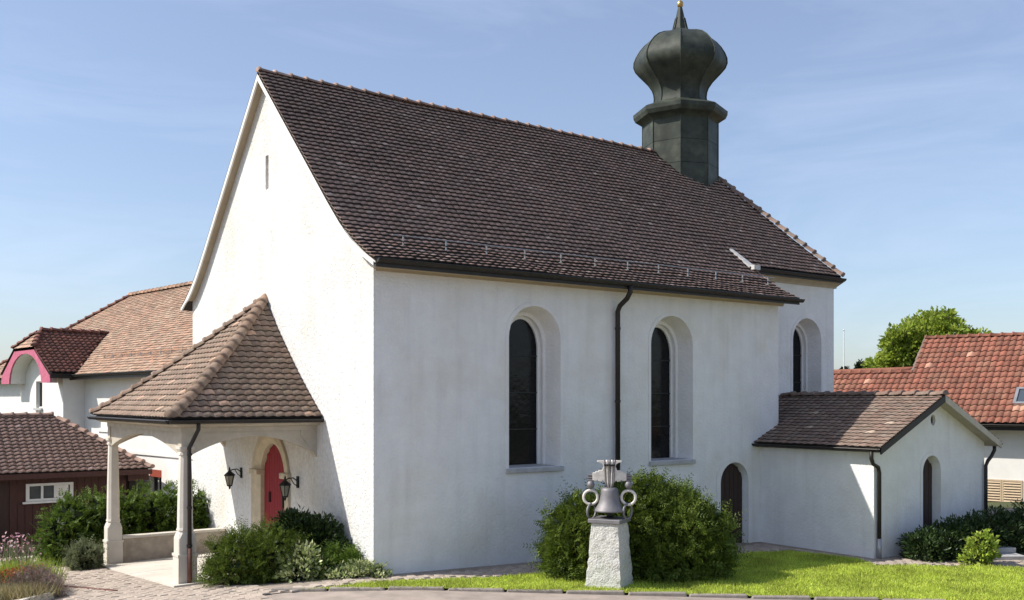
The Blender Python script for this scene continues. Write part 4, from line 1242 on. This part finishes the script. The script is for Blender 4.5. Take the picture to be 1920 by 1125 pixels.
def leaf_mesh(name, P, D, A, L, Wd, m, parent, cup=.25, kind='stuff'):
    """diamond leaves with a fold: base, two sides, tip"""
    n = len(P); Nn = np.cross(D, A)
    L = np.broadcast_to(np.asarray(L, float), (n,))[:, None]; Wd = np.broadcast_to(np.asarray(Wd, float), (n,))[:, None]
    V = np.empty((n, 4, 3))
    V[:, 0] = P; V[:, 2] = P + D * L
    V[:, 1] = P + D * L * .45 + A * Wd * .5 + Nn * Wd * cup
    V[:, 3] = P + D * L * .45 - A * Wd * .5 + Nn * Wd * cup
    me = bpy.data.meshes.new(name)
    me.vertices.add(4 * n); me.vertices.foreach_set('co', V.reshape(-1))
    base = np.arange(n) * 4
    tri = np.stack([base, base + 1, base + 2, base, base + 2, base + 3], 1).reshape(-1)
    me.loops.add(6 * n); me.loops.foreach_set('vertex_index', tri.astype(np.int32))
    me.polygons.add(2 * n); me.polygons.foreach_set('loop_start', (np.arange(2 * n) * 3).astype(np.int32))
    me.update(calc_edges=True)
    me.materials.append(M[m])
    o = put(bpy.data.objects.new(name, me), parent)
    return o

def sprays(C, D, rg, n_pair, sl, ll, lw, droop=.0, flat=.55):
    """feathery sprigs: paired leaves along short twigs"""
    n = len(C); A, B = frames(D, rg)
    Ps, Ds, As, Ls = [], [], [], []
    for k in range(n_pair):
        t = (k + .4) / n_pair
        p = C + D * (sl * t)[:, None] if np.ndim(sl) else C + D * (sl * t)
        for s in (-1, 1):
            d = D * .62 + A * (s * .8) + B * rg.uniform(-flat, flat, (n, 1)) * .5
            d /= np.linalg.norm(d, axis=1)[:, None]
            Ps.append(p); Ds.append(d)
            a = np.cross(d, B); a /= np.linalg.norm(a, axis=1)[:, None] + 1e-9
            As.append(a); Ls.append(np.full(n, ll * (1.15 - .5 * t)))
    return np.concatenate(Ps), np.concatenate(Ds), np.concatenate(As), np.concatenate(Ls)

def cloud(blobs, n, rg, shell=.55, flatten=True, floor=None):
    """points in a union of ellipsoids, biased to the surface; returns points and outward directions"""
    w = np.array([b[3] * b[4] + b[4] * b[5] + b[3] * b[5] for b in blobs]); w /= w.sum()
    idx = rg.choice(len(blobs), n, p=w); Bb = np.array(blobs)[idx]
    u = unit(n, rg); r = 1 - (1 - shell) * rg.random(n) ** 1.6
    # knobbly surface
    kn = 1 + .17 * np.sin(u[:, 0] * 7 + idx) * np.sin(u[:, 1] * 6 + 2 * idx) + .12 * np.sin(u[:, 2] * 9 + u[:, 0] * 5)
    P = Bb[:, :3] + u * Bb[:, 3:6] * (r * kn)[:, None]
    D = u / Bb[:, 3:6]; D /= np.linalg.norm(D, axis=1)[:, None]
    keep = np.ones(n, bool)
    # drop points deep inside another blob
    for b in blobs:
        q = ((P - np.array(b[:3])) / np.array(b[3:6])); keep &= (q ** 2).sum(1) > .30
    if floor is not None: keep &= P[:, 2] > floor
    return P[keep], D[keep]

def clumps(blobs, nc, per, rad, rg, floor=None, shell=.7):
    """leaf positions gathered in tufts over the crown so that it shows lit tufts and dark gaps"""
    C, D = cloud(blobs, nc, rg, shell, floor=floor)
    k = len(C); off = unit(k * per, rg) * (rg.random((k * per, 1)) ** .5) * rad
    P = np.repeat(C, per, 0) + off * np.array([1, 1, .75]); Dd = np.repeat(D, per, 0) * .55 + off / rad * .8 + np.array([0, 0, .25])
    Dd /= np.linalg.norm(Dd, axis=1)[:, None]
    if floor is not None:
        q = P[:, 2] > floor; P, Dd = P[q], Dd[q]
    return P, Dd

def stems(parent, base, blobs, r=.03, m='bark'):
    mb = MB(); b = Vector(base)
    for q in blobs:
        c = Vector(q[:3])
        mb.tube([b + Vector((rnd.uniform(-.05, .05), rnd.uniform(-.05, .05), -.1)), b.lerp(c, .5) + Vector((rnd.uniform(-.06, .06), rnd.uniform(-.06, .06), .08)), c], [r, r * .75, r * .35], 6)
    mb.build('stem', m, parent)

def bush(name, label, cat, blobs, m, seed, nspray=0, nleaf=0, leaf=(.06, .03), spr=(7, .2, .06, .016), rad=.16, per=14, group=None, floor_off=.02, up=.2):
    rg = np.random.default_rng(seed)
    bx = sum(b[0] for b in blobs) / len(blobs); by = sum(b[1] for b in blobs) / len(blobs); g = hgt(bx, by)
    t = thing(name, label, cat, (bx, by, g), group)
    if nspray:
        C, D = cloud(blobs, nspray, rg, .62, floor=g + floor_off)
        D = D + unit(len(D), rg) * .75 + np.array([0, 0, up]); D /= np.linalg.norm(D, axis=1)[:, None]
        P, Dd, A, Ls = sprays(C, D, rg, spr[0], spr[1] * (.55 + rg.random(len(C)) ** 3 * 1.9), spr[2], spr[3])
        leaf_mesh('foliage', P, Dd, A, Ls, Ls * (spr[3] / spr[2]), m, t)
    if nleaf:
        P, D = clumps(blobs, nleaf // per, per, rad, rg, floor=g + floor_off)
        D = D + unit(len(D), rg) * .5; D /= np.linalg.norm(D, axis=1)[:, None]
        A, _ = frames(D, rg)
        s = rg.uniform(.6, 1.4, len(P))
        leaf_mesh('foliage', P, D, A, leaf[0] * s, leaf[1] * s, m, t)
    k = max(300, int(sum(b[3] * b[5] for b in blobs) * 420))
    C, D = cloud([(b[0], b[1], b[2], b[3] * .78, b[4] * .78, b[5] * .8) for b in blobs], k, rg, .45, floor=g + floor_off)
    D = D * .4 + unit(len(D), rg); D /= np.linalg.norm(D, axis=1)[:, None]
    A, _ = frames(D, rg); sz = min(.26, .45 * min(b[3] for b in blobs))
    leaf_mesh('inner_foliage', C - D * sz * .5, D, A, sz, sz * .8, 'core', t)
    stems(t, (bx, by, g), blobs)
    return t

# big yew behind the monument
def gp_(x, y): return hgt(x, y)
g = hgt(4.6, -2.6)
yew = [(3.35, -1.95, g + .62, .72, .65, .82), (3.3, -2.0, g + .32, .70, .6, .5), (4.15, -2.4, g + .80, .85, .75, .95), (4.9, -2.8, g + .72, .90, .8, .92), (5.0, -2.95, g + .36, .95, .75, .55), (4.2, -2.5, g + .40, 1.0, .8, .6), (4.65, -2.5, g + 1.08, .72, .65, .66), (5.35, -2.95, g + .58, .70, .65, .70), (3.75, -2.1, g + 1.0, .5, .5, .58)]
bush('yew_bush', 'broad spreading yew bush directly behind the bell monument', 'bush', yew, 'yew', 101, nspray=15000, spr=(6, .20, .085, .024), floor_off=.0, up=.05)
# hedge beside the porch
hb = []
for k in range(6):
    x = -3.35 + k * .62; y = 9.35 + .05 * k; gg = hgt(x, y)
    hb.append((x, y, gg + .72, .62, .62, .86)); hb.append((x, y, gg + .32, .66, .66, .5))
bush('porch_hedge', 'clipped leafy hedge beyond the far side of the porch', 'hedge', hb, 'hedge', 102, nspray=7500, spr=(5, .15, .09, .032))
bush('round_shrub', 'small grey green rounded shrub at the foot of the far column', 'shrub', [(-3.38, 7.55, hgt(-3.38, 7.55) + .24, .36, .36, .34)], 'santol', 103, nspray=900, spr=(5, .12, .055, .018))
# planting in front of the gable wall
b1 = [(-1.95, 1.55, .18, .58, .5, .62), (-1.45, 1.35, .26, .55, .5, .62), (-2.15, 1.6, -.02, .45, .4, .4), (-1.1, 1.3, .15, .5, .45, .5)]
bush('juniper_bush', 'dark feathery juniper bush at the near porch column', 'bush', b1, 'yew', 104, nspray=4200, spr=(6, .17, .06, .015))
b2 = [(-.75, 1.55, .50, .45, .4, .55), (-.40, 1.35, .42, .42, .4, .50), (-.95, 1.7, .55, .3, .3, .45), (-.15, 1.05, .2, .35, .35, .3)]
bush('dark_shrub', 'dark glossy broadleaf shrub against the gable wall below the right lantern', 'shrub', b2, 'darkleaf', 105, nleaf=6500, leaf=(.105, .05), rad=.15)
b3 = [(-1.0, .85, .05, .42, .36, .40), (-.75, .75, -.02, .40, .35, .3), (-1.0, 1.0, .3, .25, .25, .28)]
bush('variegated_shrub', 'cream and green variegated shrub in the middle of the planting by the gable', 'shrub', b3, 'varieg', 106, nleaf=4200, leaf=(.08, .04), rad=.12)
b4 = [(-.42, .75, .12, .42, .35, .30), (-.15, .55, .08, .3, .3, .26)]
bush('green_shrub', 'fresh green low shrub between the variegated shrubs by the gable', 'shrub', b4, 'hedge', 107, nspray=1500, spr=(5, .13, .065, .02))
b5 = [(-.18, .16, .0, .34, .3, .26), (.05, -.08, -.02, .25, .22, .22), (-.45, .28, -.03, .32, .26, .22)]
bush('corner_shrub', 'pale variegated shrub at the near corner of the church', 'shrub', b5, 'varieg', 108, nleaf=3200, leaf=(.07, .034), rad=.1)
sheet('planting_bed', [(-2.3, 1.35), (-1.4, .85), (-.3, .1), (-.02, -.02), (-.02, 2.15), (-2.3, 2.15)], 'soil', .028)
# shaded shrubs by the sacristy
g = hgt(12, -4)
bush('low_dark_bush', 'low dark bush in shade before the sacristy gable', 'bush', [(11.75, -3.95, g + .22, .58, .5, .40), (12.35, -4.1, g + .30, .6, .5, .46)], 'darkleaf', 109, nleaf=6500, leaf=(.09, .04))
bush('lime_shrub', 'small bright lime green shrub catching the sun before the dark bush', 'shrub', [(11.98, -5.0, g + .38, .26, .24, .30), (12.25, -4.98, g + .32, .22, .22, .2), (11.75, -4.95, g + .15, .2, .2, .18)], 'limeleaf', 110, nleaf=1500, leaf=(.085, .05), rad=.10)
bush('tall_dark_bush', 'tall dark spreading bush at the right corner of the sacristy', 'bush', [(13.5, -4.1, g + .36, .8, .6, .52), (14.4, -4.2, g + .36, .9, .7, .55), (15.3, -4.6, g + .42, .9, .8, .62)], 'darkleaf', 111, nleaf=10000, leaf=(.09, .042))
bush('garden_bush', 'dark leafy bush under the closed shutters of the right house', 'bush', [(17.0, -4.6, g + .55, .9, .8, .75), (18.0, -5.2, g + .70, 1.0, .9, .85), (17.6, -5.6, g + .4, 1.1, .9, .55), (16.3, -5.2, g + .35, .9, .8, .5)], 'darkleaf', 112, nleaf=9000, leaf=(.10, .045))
bush('edge_conifer', 'pale green conifer sprigs reaching in at the right edge of the lawn', 'bush', [(12.55, -6.05, g + .10, .22, .2, .12), (13.1, -5.9, g + .25, .35, .35, .32)], 'yew', 113, nspray=420, spr=(6, .16, .05, .014))
# stone steps in the shade
st = thing('stone_steps', 'two worn stone steps in the shade between the sacristy bushes', 'steps', (13.0, -4.9, g))
for k in range(2):
    bevel(MB().box((13.15 + .25 * k, -4.85 + .35 * k, g + .05 + .11 * k), (.9, .40, .12), (Vector((.85, -.53, 0)), Vector((.53, .85, 0)), Vector((0, 0, 1)))).build('step', 'sill', st), .015)

# flower bed bottom left
bed = sheet('flower_bed', [(-7.4, 2.4), (-5.5, 2.55), (-4.85, 3.0), (-4.75, 3.9), (-4.95, 5.4), (-5.6, 6.6), (-7.4, 6.8)], 'soil', .05)
rim_ = thing('bed_edging', 'low pale stone edging round the flower bed at bottom left', 'edging', (-5.0, 3.2, hgt(-5, 3.2)))
bp_ = [(-6.2, 2.42), (-5.5, 2.55), (-4.95, 2.95), (-4.74, 3.5), (-4.72, 4.1)]
for a, b in zip(bp_, bp_[1:]):
    a, b = Vector((*a, 0)), Vector((*b, 0)); t = (b - a).normalized(); c = (a + b) / 2
    bevel(MB().box((c.x, c.y, hgt(c.x, c.y) + .05), ((b - a).length - .01, .11, .14), (t, Vector((-t.y, t.x, 0)), Vector((0, 0, 1)))).build('edging_stone', 'slab', rim_), .02)
def tuft(name, label, cat, spots, m, seed, nb, hgt_, wid, lean=.35, flower=None, fl=(.05, .03), nf=0):
    rg = np.random.default_rng(seed)
    cx2 = sum(s[0] for s in spots) / len(spots); cy2 = sum(s[1] for s in spots) / len(spots)
    t = thing(name, label, cat, (cx2, cy2, hgt(cx2, cy2)))
    S = np.array(spots); i = rg.integers(0, len(S), nb)
    P = np.zeros((nb, 3)); P[:, :2] = S[i, :2] + rg.normal(size=(nb, 2)) * S[i, 2:3] * .5
    P[:, 2] = [hgt(x, y) + .03 for x, y in P[:, :2]]
    D = rg.normal(size=(nb, 3)) * lean; D[:, 2] = 1; D /= np.linalg.norm(D, axis=1)[:, None]
    A, _ = frames(D, rg); Lb = hgt_ * rg.uniform(.45, 1.1, nb)
    leaf_mesh('foliage', P, D, A, Lb, wid, m, t)
    if flower:
        k = rg.integers(0, nb, nf); Q = P[k] + D[k] * (Lb[k] * rg.uniform(.75, 1.0, nf))[:, None]
        d2 = unit(nf, rg); d2[:, 2] = abs(d2[:, 2]); A2, _ = frames(d2, rg)
        leaf_mesh('blossom', Q, d2, A2, fl[0], fl[1], flower, t)
    return t
tuft('grass_clump', 'tall fresh green grassy perennials in the flower bed', 'plant', [(-5.0, 4.9, .45), (-5.35, 5.2, .5), (-4.98, 4.4, .35), (-5.6, 5.6, .5)], 'limeleaf', 120, 2600, .62, .018)
tuft('orange_flowers', 'orange red flowers among green stalks at the left of the bed', 'flowers', [(-5.35, 4.35, .35), (-5.55, 4.6, .4), (-5.15, 4.25, .25)], 'santol', 121, 1100, .48, .014, .25, 'orange', (.06, .035), 1100)
tuft('straw_grass', 'dry straw coloured ornamental grass at the front of the bed', 'plant', [(-5.5, 3.3, .45), (-5.25, 3.05, .35), (-5.75, 3.5, .5), (-5.3, 3.7, .4)], 'straw', 122, 3600, .34, .012, .6)
bush('heather_bush', 'purple brown heather mound at the corner of the flower bed', 'plant', [(-4.95, 3.7, -.26, .30, .36, .32), (-4.97, 3.25, -.28, .3, .3, .24), (-5.1, 4.05, -.22, .28, .3, .28), (-5.3, 3.75, -.26, .26, .3, .22)], 'heather', 123, nspray=2400, spr=(5, .13, .04, .010), up=.6)
tuft('pink_roses', 'pink flowers on thin stems at the left edge before the shed', 'flowers', [(-4.9, 6.9, .16), (-5.05, 7.1, .2), (-4.8, 6.6, .12)], 'santol', 124, 160, .95, .016, .22, 'pinkfl', (.07, .05), 110)
tuft('wispy_flowers', 'thin wispy flower stalks on the low bed before the shed', 'flowers', [(-3.2, 12.9, .5), (-2.6, 12.8, .35), (-2.2, 12.7, .3), (-3.9, 12.9, .4)], 'heather', 125, 600, .45, .014, .45, 'pinkfl', (.06, .04), 90)
MB().bb(-9, -1.6, 11.9, 12.25, -1.4, -.86).build('path_edge', 'slab')
pe = bpy.data.objects['path_edge']; pe.name = 'low_wall'; tag(pe, 'low pale wall along the path before the shed', 'wall')

# lawn grass
rg = np.random.default_rng(200)
LP = [(-1.62, -.36), (2.0, -3.08), (5.36, -5.6), (9, -8.42), (14, -12.1), (14, -7.0), (12.38, -5.78), (9.81, -3.93), (10.15, -3.3), (9.95, -1.55), (6.4, -1.4), (3.2, -1.47), (2.6, -1.55), (1.5, -1.25)]
pts = []
while len(pts) < 110000:
    c = rg.uniform((-1.6, -12), (14, 0), (40000, 2))
    x, y = c[:, 0], c[:, 1]; ins = np.zeros(len(c), bool); j = len(LP) - 1
    for i in range(len(LP)):
        (xi, yi), (xj, yj) = LP[i], LP[j]
        hit = ((yi > y) != (yj > y)) & (x < (xj - xi) * (y - yi) / (yj - yi) + xi); ins ^= hit; j = i
    pts += list(c[ins])
pts = np.array(pts[:110000]); n = len(pts)
P = np.zeros((n, 3)); P[:, :2] = pts
P[:, 2] = -.026 * np.minimum(abs(pts[:, 0]), 12) - .068 * np.clip(pts[:, 1], 0, 14) + .018
D = rg.normal(size=(n, 3)) * .5; D[:, 2] = 1; D /= np.linalg.norm(D, axis=1)[:, None]
A, _ = frames(D, rg)
ed = np.clip(1.2 + .5 * np.sin(pts[:, 0] * 3.1) * np.sin(pts[:, 1] * 2.7), .5, 2)
gr_ = leaf_mesh('lawn_grass', P, D, A, .055 * ed * rg.uniform(.6, 1.3, n), .012, 'blade', None)
tag(gr_, 'short bright green mown grass of the front lawn', 'grass', kind='stuff')

# tree behind the right house
def tree(name, label, base, hgt_t, blobs, m, seed, nleaf, leaf, rad, per=16):
    rg = np.random.default_rng(seed)
    t = thing(name, label, 'tree', base)
    mb = MB(); b = Vector(base)
    mb.tube([b + Vector((0, 0, -.5)), b + Vector((.1, 0, hgt_t * .35)), b + Vector((.0, .1, hgt_t * .7))], [.32, .24, .12], 10)
    for q in blobs:
        c = Vector(q[:3]); s = b + Vector((0, 0, hgt_t * rnd.uniform(.3, .55)))
        mb.tube([s, s.lerp(c, .5) + Vector((0, 0, .25)), c], [.11, .07, .03], 6)
    mb.build('trunk', 'bark', t)
    P, D = clumps(blobs, nleaf // per, per, rad, rg, shell=.45)
    D = D + unit(len(D), rg) * .6; D /= np.linalg.norm(D, axis=1)[:, None]
    A, _ = frames(D, rg); s = rg.uniform(.6, 1.4, len(P))
    leaf_mesh('crown', P, D, A, leaf[0] * s, leaf[1] * s, m, t)
    return t
tb = near(1735, 752, 56)
bl = []
for (px, py, rp) in ((1735, 650, 42), (1680, 662, 26), (1775, 640, 36), (1728, 612, 22), (1766, 606, 20), (1704, 632, 24), (1652, 682, 20), (1800, 655, 26), (1740, 690, 50), (1822, 634, 11), (1838, 628, 7), (1690, 700, 40), (1745, 597, 11), (1672, 640, 13), (1640, 694, 12), (1790, 615, 13), (1712, 604, 10), (1662, 655, 9), (1697, 618, 9), (1755, 588, 7), (1778, 592, 8), (1812, 626, 8), (1632, 688, 9), (1850, 632, 5), (1690, 646, 14)):
    q = near(px, py, 56 + rnd.uniform(-1.5, 1.5)); r = rp * 56 / 1827
    bl.append((q[0], q[1], q[2], r, r, r * .9))
tree('leafy_tree', 'bright green leafy tree rising behind the red tiled roof', (tb[0], tb[1], -1), 5.5, bl, 'treeleaf', 301, 17000, (.24, .15), .34)
for i, (px, py, r) in enumerate(((1613, 684, 7), (1622, 687, 6), (1583, 691, 5))):
    q = near(px, py, 120); rr = r * 120 / 1827
    tree('distant_conifer', ['tiny dark distant tree top left of the leafy tree', 'tiny dark tree top nearest the leafy tree', 'tiny dark tree top at the foot of the mast'][i], (q[0], q[1], -1), q[2] * .8, [(q[0], q[1], q[2] - .5, rr, rr, rr * 1.6)], 'conifer', 310 + i, 2000, (.3, .12), .25)
q = near(22, 728, 62)
tree('garden_tree', 'dull green tree top glimpsed under the pink arch at the left edge', (q[0], q[1], -2), 4.0, [(q[0] - 1, q[1], q[2] - .4, 1.3, 1.2, 1.0), (q[0] + .6, q[1], q[2] - .6, 1.2, 1.2, .8)], 'hedge', 320, 5000, (.2, .12), .4)
